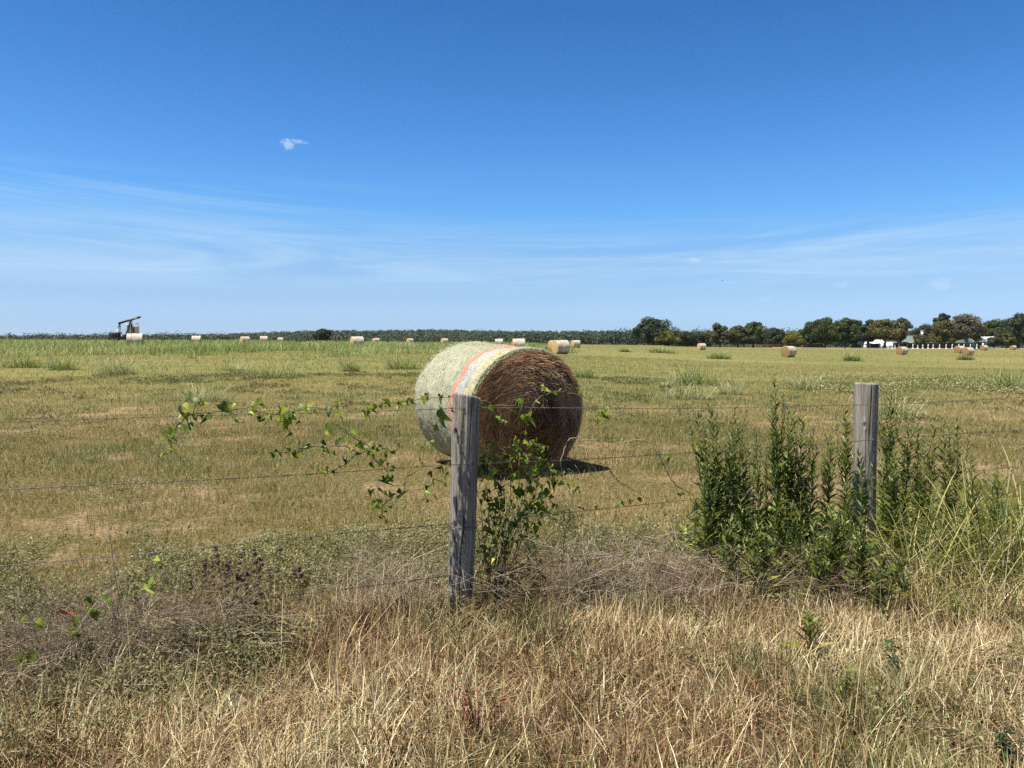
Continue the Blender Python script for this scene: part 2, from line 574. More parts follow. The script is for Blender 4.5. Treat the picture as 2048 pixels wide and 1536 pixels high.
# ------------------------------------------------------------------ hay bales
def net_mat(name, worn=False):
    """net wrap round the bale: the bale's axis is local Y, its length runs from -0.76 to 0.76"""
    m = bpy.data.materials.new(name); m.use_nodes = True
    t = NT(m.node_tree); p = t.n['Principled BSDF']
    tc = t.new('ShaderNodeTexCoord'); ob = tc.outputs['Object']
    sep = t.new('ShaderNodeSeparateXYZ'); t.l.new(ob, sep.inputs[0])
    ang = t.math('ARCTAN2', sep.outputs[0], sep.outputs[2])
    wob = t.noise(t.comb(t.math('MULTIPLY', ang, 6), t.math('MULTIPLY', sep.outputs[1], 30), 0), 1.0, 4, 0.7)
    y = t.math('ADD', sep.outputs[1], t.math('MULTIPLY', t.math('SUBTRACT', wob, 0.5), 0.085))
    u = t.maprange(y, -0.76, 0.76, 0, 1, smooth=False)      # 0 = the near face
    # straw fuzz lying round the bale at all angles
    q = t.comb(t.math('MULTIPLY', ang, 9), t.math('MULTIPLY', sep.outputs[1], 46), 1.7)
    f1 = t.noise(q, 1.0, 6, 0.72, 1.6)
    f2 = t.noise(t.scale(ob, (48, 48, 48)), 1.0, 6, 0.8, 1.2)
    f3 = t.noise(t.scale(ob, (2.2, 2.2, 2.2)), 1.0, 4, 0.6)
    if not worn:
        cream = t.ramp(f2, [(0.34, (0.15, 0.145, 0.085)), (0.44, (0.31, 0.30, 0.20)), (0.56, (0.44, 0.43, 0.305)), (0.70, (0.58, 0.57, 0.44))])
        green = t.ramp(f2, [(0.34, (0.12, 0.14, 0.08)), (0.5, (0.29, 0.305, 0.20)), (0.68, (0.49, 0.50, 0.38))])
        yel = t.ramp(f2, [(0.37, (0.19, 0.17, 0.08)), (0.5, (0.45, 0.41, 0.24)), (0.64, (0.63, 0.595, 0.42))])
        red = t.ramp(f2, [(0.37, (0.36, 0.12, 0.06)), (0.5, (0.66, 0.19, 0.13)), (0.66, (0.78, 0.48, 0.37))])
        blue = t.ramp(f2, [(0.37, (0.19, 0.19, 0.16)), (0.5, (0.33, 0.36, 0.40)), (0.66, (0.60, 0.62, 0.62))])
        base = t.mix(t.maprange(f3, 0.38, 0.62), cream, green)
        def band(a, b, s=0.006):
            return t.math('MULTIPLY', t.maprange(u, a - s, a + s), t.maprange(u, b + s, b - s))
        base = t.mix(band(0.04, 0.14), base, yel)
        base = t.mix(t.math('MULTIPLY', band(0.155, 0.24, 0.012), t.maprange(f1, 0.25, 0.5)), base, blue)
        base = t.mix(band(0.245, 0.272), base, yel)
        base = t.mix(t.math('MULTIPLY', band(0.275, 0.338), t.maprange(f1, 0.30, 0.42)), base, red)
        base = t.mix(t.math('MULTIPLY', band(0.97, 1.01), 0.6), base, green)
    else:
        cream = t.ramp(f2, [(0.30, (0.20, 0.17, 0.12)), (0.5, (0.50, 0.46, 0.37)), (0.72, (0.70, 0.66, 0.57))])
        red = t.ramp(f2, [(0.28, (0.30, 0.15, 0.10)), (0.5, (0.58, 0.28, 0.21)), (0.74, (0.66, 0.46, 0.38))])
        s = 0.02
        bnd = t.math('MULTIPLY', t.maprange(u, 0.24 - s, 0.24 + s), t.maprange(u, 0.36 + s, 0.36 - s))
        base = t.mix(t.math('MULTIPLY', bnd, t.maprange(f3, 0.3, 0.55)), cream, red)
        # weather stains on the flank
        base = t.mix(t.math('MULTIPLY', t.maprange(f3, 0.5, 0.68), 0.55), base, (0.22, 0.19, 0.13))
    t.put(p.inputs['Base Color'], base)
    p.inputs['Roughness'].default_value = 0.6
    p.inputs['Specular IOR Level'].default_value = 0.25
    b = t.new('ShaderNodeBump'); b.inputs['Strength'].default_value = 0.7; b.inputs['Distance'].default_value = 0.012
    t.l.new(t.math('ADD', f1, f2), b.inputs['Height']); t.l.new(b.outputs[0], p.inputs['Normal'])
    return m


def hay_mat(name, stops):
    m = bpy.data.materials.new(name); m.use_nodes = True
    t = NT(m.node_tree); p = t.n['Principled BSDF']
    tc = t.new('ShaderNodeTexCoord'); ob = tc.outputs['Object']
    sep = t.new('ShaderNodeSeparateXYZ'); t.l.new(ob, sep.inputs[0])
    ang = t.math('ARCTAN2', sep.outputs[0], sep.outputs[2])
    r = t.math('SQRT', t.math('ADD', t.math('MULTIPLY', sep.outputs[0], sep.outputs[0]), t.math('MULTIPLY', sep.outputs[2], sep.outputs[2])))
    spiral = t.noise(t.comb(t.math('MULTIPLY', t.math('ADD', r, t.math('MULTIPLY', ang, 0.02)), 42), t.math('MULTIPLY', ang, 3.0), 0), 1.0, 5, 0.7, 0.7)
    g = t.noise(t.scale(ob, (45, 45, 45)), 1.0, 4, 0.7)
    c = t.ramp(t.math('ADD', t.math('MULTIPLY', spiral, 0.65), t.math('MULTIPLY', g, 0.35)), stops)
    t.put(p.inputs['Base Color'], c)
    p.inputs['Roughness'].default_value = 0.85
    p.inputs['Specular IOR Level'].default_value = 0.15
    b = t.new('ShaderNodeBump'); b.inputs['Strength'].default_value = 1.0; b.inputs['Distance'].default_value = 0.02
    t.l.new(spiral, b.inputs['Height']); t.l.new(b.outputs[0], p.inputs['Normal'])
    return m


RB = 0.765          # bale radius


def bale_drum(nu, nv, lumps, L=1.52, sag=0.02):
    mb = MB()
    th = np.linspace(0, 2 * math.pi, nu, endpoint=False)
    prof = [(0.0, -0.03), (0.006, -0.008)] + [(float(a), 0.0) for a in np.linspace(0.03, 0.97, nv)] + [(0.994, -0.008), (1.0, -0.03)]
    V = []
    for u, dr in prof:
        y = -L / 2 + u * L
        rr = RB + dr + lumps * (fbm(th * 3.0 + 10, np.full(nu, y * 4.0), 2) - 0.5) + lumps * 0.5 * (fbm(th * 14 + 40, np.full(nu, y * 16.0), 9) - 0.5)
        # close the noise seam
        w = sstep(2 * math.pi - 0.5, 2 * math.pi, th)
        rr = rr * (1 - w) + rr[0] * w
        x = np.sin(th) * rr; z = np.cos(th) * rr
        z = np.where(z < -RB + sag * 1.6, -RB + sag + (z + RB - sag) * 0.25, z)
        V.append(np.stack([x, np.full(nu, y), z + RB - sag], 1))
    k = len(prof)
    f = [(i * nu + j, (i + 1) * nu + j, (i + 1) * nu + (j + 1) % nu, i * nu + (j + 1) % nu) for i in range(k - 1) for j in range(nu)]
    mb.add(np.concatenate(V), f)
    return mb


def bale_end(sgn, nu, rings, bulge, rough, L=1.52, sag=0.02):
    mb = MB()
    th = np.linspace(0, 2 * math.pi, nu, endpoint=False)
    if True:
        V = []
        for i in range(rings + 1):
            rr = (RB - 0.028) * i / rings
            yo = bulge * (1 - (i / rings) ** 2) - 0.015 + rough * (fbm(th * 5 + 3, np.full(nu, rr * 22.0), 4 + sgn) - 0.5) * (i / rings)
            w = sstep(2 * math.pi - 0.4, 2 * math.pi, th); yo = yo * (1 - w) + yo[0] * w
            x = np.sin(th) * rr; z = np.cos(th) * rr
            z = np.maximum(z, -RB + sag * 1.3)
            V.append(np.stack([x, sgn * (L / 2 + yo), z + RB - sag], 1))
        f = []
        for i in range(rings):
            for j in range(nu):
                q = (i * nu + j, (i + 1) * nu + j, (i + 1) * nu + (j + 1) % nu, i * nu + (j + 1) % nu)
                f.append(q if sgn > 0 else q[::-1])
        mb.add(np.concatenate(V), f)
    return mb


dark_hay = hay_mat('dark_hay', [(0.36, (0.022, 0.010, 0.004)), (0.47, (0.085, 0.040, 0.018)), (0.56, (0.18, 0.092, 0.043)), (0.68, (0.34, 0.20, 0.10))])
tan_hay = hay_mat('tan_hay', [(0.30, (0.10, 0.055, 0.022)), (0.45, (0.24, 0.135, 0.055)), (0.58, (0.36, 0.22, 0.10)), (0.72, (0.48, 0.34, 0.17))])
gold_hay = hay_mat('golden_hay', [(0.30, (0.22, 0.13, 0.05)), (0.45, (0.42, 0.27, 0.12)), (0.58, (0.55, 0.39, 0.19)), (0.72, (0.66, 0.52, 0.30))])
net_new = net_mat('striped_net_wrap')
net_worn = net_mat('weathered_net_wrap', True)
strand_mat = veg_mat('hay_strands', [(0.0, (0.09, 0.042, 0.018)), (0.3, (0.26, 0.13, 0.058)), (0.6, (0.44, 0.255, 0.125)), (0.85, (0.62, 0.43, 0.25)), (1.0, (0.76, 0.62, 0.42))], transl=0.0, rough=0.5, spec=0.3)
fuzz_mat = veg_mat('net_fuzz', [(0.0, (0.16, 0.155, 0.085)), (0.35, (0.35, 0.335, 0.21)), (0.7, (0.53, 0.505, 0.37)), (1.0, (0.68, 0.66, 0.53))], transl=0.1)
edge_mat = veg_mat('net_edge', [(0.0, (0.055, 0.075, 0.028)), (0.5, (0.15, 0.18, 0.07)), (0.8, (0.38, 0.38, 0.20)), (1.0, (0.6, 0.57, 0.36))], transl=0.0)

MAIN_F = Vector((0.172, 8.80, 0)); MAIN_B = Vector((-0.600, 10.11, 0))


def main_bale():
    ax = (MAIN_B - MAIN_F); L = ax.length
    mid = (MAIN_F + MAIN_B) / 2
    rz = math.atan2(-ax.x, ax.y)
    t = thing('hay_bale', 'large round hay bale in pale net wrap with red and blue stripes behind the post', 'hay bale', (mid.x, mid.y, float(T(mid.x, mid.y)) - 0.01), rz, 'round hay bales in the field')
    t.rotation_euler = (R(2.6), 0, rz)
    bale_drum(160, 60, 0.050).obj('net_wrap', net_new, t, smooth=True)
    core = bale_end(-1, 120, 26, 0.05, 0.09).obj('hay_end', dark_hay, t)
    bale_end(1, 60, 12, 0.05, 0.09).obj('hay_end', dark_hay, t)
    zc = RB - 0.02
    # loose strands over the near face: arcs of straw following the coil
    mb = MB()
    n = 11000
    r = (RB - 0.035) * np.sqrt(rng.uniform(0.002, 1, n)); th = rng.uniform(0, 2 * math.pi, n)
    ln = rng.uniform(0.05, 0.22, n); wd = rng.uniform(0.003, 0.0065, n)
    tilt = rng.normal(0, 0.30, n)
    steps = 4
    V = np.zeros((n, 2 * steps, 3))
    rx = r.copy(); t0 = th - ln / np.maximum(r, 0.1) / 2
    lift = rng.uniform(0.0, 1.0, n) ** 1.6 * 0.06; curl = rng.normal(0, 0.03, n)
    for j in range(steps):
        f = j / (steps - 1)
        aa = t0 + ln * f / np.maximum(r, 0.12) * np.cos(tilt)
        rr = np.clip(r + ln * (f - 0.5) * np.sin(tilt) + curl * (f - .5) ** 2 * 2, 0.0, RB + 0.004)
        surf = 0.05 * (1 - (rr / RB) ** 2) + 0.0
        out = surf + lift * (0.25 + 1.2 * f * f) + 0.004
        hw = wd * (1.0 - 0.5 * f) / 2
        for k, sg in ((0, -1), (1, 1)):
            r2 = rr + sg * hw * np.cos(tilt); a2 = aa - sg * hw * np.sin(tilt) / np.maximum(r, 0.1)
            V[:, 2 * j + k, 0] = np.sin(a2) * r2
            V[:, 2 * j + k, 1] = -(L / 2 + out) + sg * hw * 0.4
            V[:, 2 * j + k, 2] = np.maximum(np.cos(a2) * r2, -RB + 0.06) + zc
    base = (np.arange(n) * 2 * steps)[:, None]
    f4 = np.concatenate([base + np.array([[2 * j, 2 * j + 1, 2 * j + 3, 2 * j + 2]]) for j in range(steps - 1)])
    cl = fbm(th * 2.2 + 5, r * 9, 8)
    tone = np.clip(rng.beta(1.5, 2.6, n) * 0.75 + (cl - 0.5) * 1.1 + 0.06, 0, 1)
    bright = rng.uniform(0, 1, n) < 0.035
    tone = np.where(bright, rng.uniform(0.8, 1, n), tone)
    tn = np.stack([tone, 0 * tone, rng.uniform(0, 1, n)], 1)
    mb.add(V.reshape(-1, 3), f4, None, np.repeat(tn, 2 * steps, 0))
    s = mb.obj('loose_straw', strand_mat, core)
    # netting drawn over the rim of the face
    mb = MB()
    n = 1500
    for _ in range(1):
        th = rng.uniform(0, 2 * math.pi, n); span = rng.uniform(0.05, 0.35, n)
        q = rng.uniform(0, 1, n)
        r0 = RB - 0.004 - 0.035 * q; y0 = -(L / 2) - 0.004 - 0.010 * q + 0.02 * (1 - q)
        steps = 6
        V = np.zeros((n, 2 * steps, 3))
        for j in range(steps):
            aa = th + span * j / (steps - 1)
            dr = 0.006 * np.sin(j * 1.3 + th * 40)
            for k, sg in ((0, -1), (1, 1)):
                rr = r0 + dr + sg * 0.0016
                V[:, 2 * j + k, 0] = np.sin(aa) * rr; V[:, 2 * j + k, 1] = y0 + sg * 0.0012; V[:, 2 * j + k, 2] = np.maximum(np.cos(aa) * rr, -RB + 0.05) + zc
        base = (np.arange(n) * 2 * steps)[:, None]
        f4 = np.concatenate([base + np.array([[2 * j, 2 * j + 1, 2 * j + 3, 2 * j + 2]]) for j in range(steps - 1)])
        tn = np.stack([rng.uniform(0, 1, n) ** 1.4, 0 * q, rng.uniform(0, 1, n)], 1)
        mb.add(V.reshape(-1, 3), f4, None, np.repeat(tn, 2 * steps, 0))
    mb.obj('net_edge', edge_mat, t)
    # straw ends poking through the net
    mb = MB()
    n = 11000
    th = rng.uniform(-2.4, 2.4, n); y = rng.uniform(-L / 2 + 0.02, L / 2, n)
    nrm = np.stack([np.sin(th), 0 * th, np.cos(th)], 1)
    P = nrm * (RB + 0.004)[..., None] if False else nrm * (RB + 0.003)
    P[:, 1] = y; P[:, 2] += zc
    tang = np.stack([np.cos(th), 0 * th, -np.sin(th)], 1); axv = np.array([0, 1.0, 0])
    a = rng.normal(0, 0.8, n)
    D = tang * np.cos(a)[:, None] * rng.choice([-1, 1], n)[:, None] + axv * np.sin(a)[:, None] + nrm * np.where(rng.uniform(0, 1, n) < 0.12, rng.uniform(0.1, 0.9, n), rng.uniform(0.0, 0.14, n))[:, None]
    u = (y + L / 2) / L
    keep = ~((u > 0.275) & (u < 0.345)) & ~((u > 0.145) & (u < 0.245)) | (rng.uniform(0, 1, n) < 0.45)
    tn = np.stack([np.clip(rng.normal(0.55, 0.2, n), 0, 1), 0 * a, rng.uniform(0, 1, n)], 1)
    mb.leaves(P[keep], D[keep], nrm[keep], rng.uniform(0.03, 0.09, keep.sum()), 0.0038, tn[keep], fold=0.1, droop=0.05)
    w = [c for c in t.children if c.name.startswith('net_wrap')][0]
    mb.obj('straw_fuzz', fuzz_mat, w)
    return t


main_bale()

# far bales: one of each kind, then copies
BALES = [  # px, distance, heading of the face (deg, 0 = faces the camera, + = turned to the left), hay, label
    (271, 82, 96, 'w', 'weathered bale with a faded red stripe in front of the pump jack'),
    (394, 142, 100, 'w', 'pale bale standing alone on the crest, first one right of the pump jack'),
    (490, 145, 68, 'w', 'pale bale with a tan edge on the crest between two smaller pale bales'),
    (528, 175, 88, 'w', 'small pale bale on the crest just right of a larger pale one'),
    (561, 225, 88, 'w', 'tiny pale bale sunk behind the crest beside the dark lone tree'),
    (714, 106, 72, 'w', 'pale bale with pinkish stripes sunk in tall green grass on the crest'),
    (752, 195, 60, 'g', 'small bale with golden end just right of the pink-striped bale in tall grass'),
    (820, 215, 52, 'g', 'small bale with golden end standing alone before the dark wooded ridge'),
    (889, 205, 60, 'w', 'far bale mostly hidden behind the upper shoulder of the large bale'),
    (998, 150, 86, 'w', 'pale bale top peeping over the large near bale, smaller of the two'),
    (1037, 104, 80, 'w', 'pale red-striped bale top peeping over the large near bale beside its red stripe'),
    (1108, 118, 58, 'g', 'bale half hidden behind the red-striped bale with golden end'),
    (1121, 87, 58, 'g', 'red-striped bale with bright golden end just right of the large near bale'),
    (1151, 150, 58, 'g', 'small bale with golden end right of the red-striped golden-ended bale'),
    (1403, 177, 55, 'g', 'small bale with golden end before the olive grove right of the big oak'),
    (1577, 106, 36, 't', 'bale with brown coiled end standing alone before the brown plank fence'),
    (1804, 140, 38, 't', 'bale with brown coiled end before the white porch posts at the carport end'),
    (1919, 165, 36, 't', 'brown-ended bale half hidden behind another brown-ended bale'),
    (1936, 135, 36, 't', 'brown-ended bale overlapping another one before the ranch house'),
    (1968, 232, 38, 't', 'small brown-ended bale close to the white gabled wing of the house'),
    (2026, 256, 30, 't', 'small brown-ended bale under the dark trees at the road, last one right of the house'),
]
_proto = {}
for i, (px, D, ang, kind, lab) in enumerate(BALES):
    p = on_ground(px, D)
    if kind not in _proto:
        b = thing('hay_bale', lab, 'hay bale', p, 0, 'round hay bales in the field')
        bale_drum(40, 10, 0.05).obj('net_wrap', net_worn, b, smooth=True)
        for sgn in (-1, 1):
            bale_end(sgn, 32, 8, 0.05, 0.08).obj('hay_end', {'w': gold_hay, 'g': gold_hay, 't': tan_hay}[kind], b)
        _proto[kind] = b
    else:
        b = copy_tree(_proto[kind])
        b.location = p; b['label'] = lab
    view = math.atan2(p.x, p.y)                       # heading of the view ray
    b.rotation_euler = (0, 0, -view - R(ang))
    s = 1.0 + 0.05 * math.sin(i * 2.7)
    b.scale = (s, s, s)


# ------------------------------------------------------------------ fence
def wood_mat():
    m = bpy.data.materials.new('weathered_wood'); m.use_nodes = True
    t = NT(m.node_tree); p = t.n['Principled BSDF']
    tc = t.new('ShaderNodeTexCoord'); ob = tc.outputs['Object']
    g1 = t.noise(t.scale(ob, (55, 55, 2.4)), 1.0, 7, 0.7, 0.4)
    g2 = t.noise(t.scale(ob, (170, 170, 5)), 1.0, 5, 0.7)
    blot = t.noise(t.scale(ob, (7, 7, 3)), 1.0, 5, 0.6)
    v = t.math('ADD', t.math('MULTIPLY', g1, 0.6), t.math('MULTIPLY', g2, 0.4))
    c = t.ramp(v, [(0.36, (0.068, 0.058, 0.046)), (0.44, (0.16, 0.140, 0.115)), (0.51, (0.265, 0.238, 0.200)), (0.58, (0.35, 0.318, 0.272)), (0.68, (0.49, 0.455, 0.40))])
    c = t.mix(t.math('MULTIPLY', t.maprange(blot, 0.5, 0.68), 0.4), c, (0.21, 0.165, 0.12))
    a = t.new('ShaderNodeAttribute', attribute_name='tint')
    sp = t.new('ShaderNodeSeparateColor'); t.l.new(a.outputs['Color'], sp.inputs[0])
    c = t.mix(sp.outputs[0], c, (0.035, 0.028, 0.022))           # drying cracks and knots
    t.put(p.inputs['Base Color'], c)
    p.inputs['Roughness'].default_value = 0.8
    p.inputs['Specular IOR Level'].default_value = 0.2
    b = t.new('ShaderNodeBump'); b.inputs['Strength'].default_value = 0.9; b.inputs['Distance'].default_value = 0.006
    t.l.new(v, b.inputs['Height']); t.l.new(b.outputs[0], p.inputs['Normal'])
    return m


wood = wood_mat()
wire_mat = plain_mat('weathered_wire', (0.17, 0.163, 0.152), rough=0.45, metal=0.75, var=0.35, scale=25)
rust_mat = plain_mat('rusty_wire', (0.21, 0.15, 0.11), rough=0.6, metal=0.4, var=0.4, scale=25)


def fence_post(loc, H, r_top, r_bot, lean, seed, cracks, knots, label, tilt_top=0.02):
    nu, nv = 144, 150
    th = np.linspace(0, 2 * math.pi, nu, endpoint=False)
    hs = np.linspace(-0.25, H, nv)
    TH, HS = np.meshgrid(th, hs)
    rr = r_bot + (r_top - r_bot) * np.clip(HS / H, 0, 1)
    rr = rr * (1 + 0.05 * (fbm(np.cos(TH) * 1.5 + 5, HS * 2.2 + np.sin(TH) * 1.5, seed) - 0.5))
    rr = rr + 0.0055 * (fbm(np.cos(TH) * 22 + 50, np.sin(TH) * 22 + HS * 1.8, seed + 3, 4) - 0.5)
    # chatter marks left by the peeler, in patches
    patch = sstep(0.5, 0.66, fbm(np.cos(TH) * 2 + 9, HS * 4 + np.sin(TH) * 2, seed + 11))
    rr = rr + patch * 0.0035 * (fbm(np.cos(TH) * 6 + 20, HS * 46 + np.sin(TH) * 9, seed + 13) - 0.5)
    tint = np.zeros_like(rr)
    for (a0, h0, h1, w, dep, wav) in cracks:
        c = a0 + wav * (fbm(HS * 3.0 + a0 * 7, HS * 0 + seed, 21) - 0.5)
        dth = np.abs((TH - c + math.pi) % (2 * math.pi) - math.pi) * rr
        env = sstep(h0, h0 + 0.08, HS) * sstep(h1, h1 - 0.08, HS)
        k = np.exp(-(dth / w) ** 2) * env
        rr = rr - dep * k; tint = np.maximum(tint, k * 0.95)
    for (a0, h0, w, dep) in knots:
        dth = ((TH - a0 + math.pi) % (2 * math.pi) - math.pi) * rr; dh = HS - h0
        d = np.sqrt(dth ** 2 * 1.9 + dh ** 2 * 0.55)
        rr = rr + dep * 0.9 * np.exp(-(d / (w * 2.4)) ** 2) - dep * 2.0 * np.exp(-(d / (w * 0.55)) ** 2) + 0.0016 * np.sin(d * 330) * np.exp(-(d / (w * 2.2)) ** 2)
        tint = np.maximum(tint, 0.8 * np.exp(-(d / (w * 0.55)) ** 2))
    cx = lean * HS; cy = 0.012 * np.sin(HS * 2)
    X = np.cos(TH) * rr + cx; Y = np.sin(TH) * rr + cy
    Z = HS + np.where(HS > H - 0.03, tilt_top * np.cos(TH + 2.6) + 0.004 * fbm(TH * 9, HS, 5), 0)
    V = np.stack([X, Y, Z], -1).reshape(-1, 3)
    f = [(i * nu + j, i * nu + (j + 1) % nu, (i + 1) * nu + (j + 1) % nu, (i + 1) * nu + j) for i in range(nv - 1) for j in range(nu)]
    tn = np.stack([tint, 0 * tint, 0 * tint], -1).reshape(-1, 3)
    mb = MB()
    # the sawn top: two inner rings and a fan
    top = V[-nu:]; c = top.mean(0)
    r1 = c + (top - c) * 0.93 + np.array([0, 0, 0.004]); r2 = c + (top - c) * 0.5 + np.array([0, 0, 0.006])
    V = np.concatenate([V, r1, r2, [c + np.array([0, 0, 0.006])]]); tn = np.concatenate([tn, np.zeros((2 * nu + 1, 3))])
    b = nv * nu
    f += [((nv - 1) * nu + j, (nv - 1) * nu + (j + 1) % nu, b + (j + 1) % nu, b + j) for j in range(nu)]
    f += [(b + j, b + (j + 1) % nu, b + nu + (j + 1) % nu, b + nu + j) for j in range(nu)]
    f3 = [(b + 2 * nu, b + nu + j, b + nu + (j + 1) % nu) for j in range(nu)]
    mb.add(V, f, f3, tn)
    o = mb.obj('fence_post', wood, smooth=True)
    o.location = loc
    tag(o, label, 'fence post', 'wooden fence posts')
    return o


A = -math.pi / 2     # the side towards the camera
post_a = fence_post(POST_A, 1.25, 0.079, 0.072, 0.036, 3,
           [(A + 0.05, -0.2, 0.62, 0.0035, 0.014, 0.35), (A + 0.42, 0.80, 1.27, 0.0022, 0.007, 0.2), (A - 0.5, 0.35, 0.75, 0.002, 0.006, 0.2), (A + 0.9, 0.1, 0.9, 0.002, 0.005, 0.3), (A - 0.1, 0.95, 1.27, 0.0015, 0.004, 0.2)],
           [(A - 0.72, 1.045, 0.030, 0.008), (A - 0.85, 0.40, 0.022, 0.006), (A + 0.45, 0.76, 0.02, 0.004)],
           'nearest weathered grey wooden fence post, tangled in green vines before the large bale')
post_b = fence_post(POST_B, 1.255, 0.080, 0.078, -0.006, 17,
           [(A + 0.05, 0.85, 1.28, 0.0028, 0.009, 0.2), (A - 0.35, 0.2, 1.0, 0.002, 0.006, 0.3), (A + 0.6, 0.4, 1.1, 0.002, 0.005, 0.2)],
           [(A - 0.48, 0.965, 0.018, 0.006)],
           'farther weathered grey wooden fence post standing among tall green weeds', tilt_top=0.006)


def barb_mesh():
    mb = MB()
    for k, ph in enumerate((0.3, 1.9)):
        pts = [Vector((0.0022 * math.cos(ph + a), -0.004 + k * 0.006 + 0.0006 * a, 0.0022 * math.sin(ph + a))) * 1.4 for a in np.linspace(0, 6.3, 9)]
        d0 = Vector((math.cos(ph + 1.9), -0.3, math.sin(ph + 1.9))); d1 = Vector((math.cos(ph + 5.0), 0.3, math.sin(ph + 5.0)))
        mb.tube([pts[0] + d0 * 0.016] + pts + [pts[-1] + d1 * 0.016], [0.0005] + [0.0011] * len(pts) + [0.0005], 5)
    return mb.mesh('barb', wire_mat)


_barb = barb_mesh()


def wire_z(k, s):
    """height of wire k at s metres along the fence from the near post"""
    xs = [-2.6, 0.0, 3.03, 6.0]
    zs = [[1.205, 1.190, 1.115, 1.15], [0.890, 0.868, 0.865, 0.90], [0.535, 0.540, 0.585, 0.60], [0.235, 0.245, 0.28, 0.30]][k]
    z = float(np.interp(s, xs, zs))
    u = s / 3.03 - math.floor(s / 3.03)
    return z - (0.012 if k < 3 else 0.02) * 4 * u * (1 - u) * (1 if s > 0 else 0.4)


def barbed_wire(k, label):
    off = 0.078
    S = np.arange(-4.6, 7.2, 0.012)
    root = thing('barbed_wire', label, 'barbed wire', (POST_A + FN * off), math.atan2(FU.y, FU.x), 'strands of the barbed wire fence')
    mb = MB()
    for ph in (0, math.pi):
        pts = [Vector((s, 0.0019 * math.cos(s * 80 + ph) + 0.002 * math.sin(s * 2.1 + k), wire_z(k, s) + 0.0019 * math.sin(s * 80 + ph) + 0.003 * math.sin(s * 3.3 + k * 2))) for s in S]
        mb.tube(pts, 0.0011, 4, cap=False)
    mb.obj('strand', rust_mat if k == 0 else wire_mat, root)
    mb2 = MB(); s = -2.75 + 0.03 * k
    i = 0
    while s < 4.1:
        b = bpy.data.objects.new('barb', _barb); COL.objects.link(b); b.parent = root
        b.location = (s, 0.002 * math.sin(s * 2.1 + k), wire_z(k, s) + 0.003 * math.sin(s * 3.3 + k * 2))
        b.rotation_euler = (0, 1.9 * i, -math.pi / 2)
        s += 0.125 + 0.006 * math.sin(i * 3.1); i += 1
    return root


for k, lab in enumerate(('top barbed wire of the fence with vines hanging on it', 'second barbed wire from the top, crossing in front of the large bale base',
                         'third barbed wire from the top, sagging over the low weeds', 'lowest barbed wire, half buried in weeds and brush')):
    barbed_wire(k, lab)

# the loop of old wire tied round the near post, and staples
mb = MB()
for j, (h, dz, ph) in enumerate(((0.505, 0.012, 0.0), (0.498, -0.010, 0.6), (0.512, 0.006, 1.7))):
    pts = [Vector((math.cos(a) * (0.083 + 0.003 * math.sin(3 * a + ph)) + 0.036 * h, math.sin(a) * (0.083 + 0.003 * math.sin(3 * a + ph)), h + dz * math.sin(2 * a + ph))) for a in np.linspace(0, 6.283, 40)]
    mb.tube(pts, 0.0017, 5, cap=False)
mb.tube([(-0.08, -0.035, 0.505), (-0.115, -0.06, 0.50), (-0.15, -0.05, 0.485)], [0.0017, 0.0017, 0.001], 5)
mb.tube([(0.085, -0.04, 0.51), (0.10, -0.055, 0.495)], [0.0017, 0.001], 5)
wl = mb.obj('tie_wire', wire_mat)
wl.location = POST_A
tag(wl, 'loop of bare wire tied round the nearest fence post below its middle', 'wire')

# ------------------------------------------------------------------ far things: oil well, tank, ranch house, carport
black_paint = plain_mat('black_paint', (0.018, 0.018, 0.022), rough=0.5, var=0.25)
white_paint = plain_mat('white_paint', (0.78, 0.77, 0.74), rough=0.6, var=0.06)
pink_steel = plain_mat('faded_steel', (0.68, 0.60, 0.58), rough=0.6, var=0.10)
dark_glass = plain_mat('dark_glass', (0.02, 0.025, 0.03), rough=0.15, spec=0.6)
dark_trim = plain_mat('dark_shade_cloth', (0.03, 0.03, 0.032), rough=0.8)
tan_wall = plain_mat('tan_stucco', (0.26, 0.215, 0.17), rough=0.9, var=0.1)
green_roof = plain_mat('green_metal_roof', (0.115, 0.155, 0.135), rough=0.6, var=0.06)
white_roof = plain_mat('white_metal_roof', (0.74, 0.75, 0.76), rough=0.4, var=0.05)
cedar = plain_mat('cedar_planks', (0.42, 0.20, 0.085), rough=0.85, var=0.25, scale=1.2)
brown_rail = plain_mat('brown_rails', (0.19, 0.11, 0.065), rough=0.9, var=0.2)
steel_grey = plain_mat('galvanised_steel', (0.42, 0.42, 0.42), rough=0.45, metal=0.6)


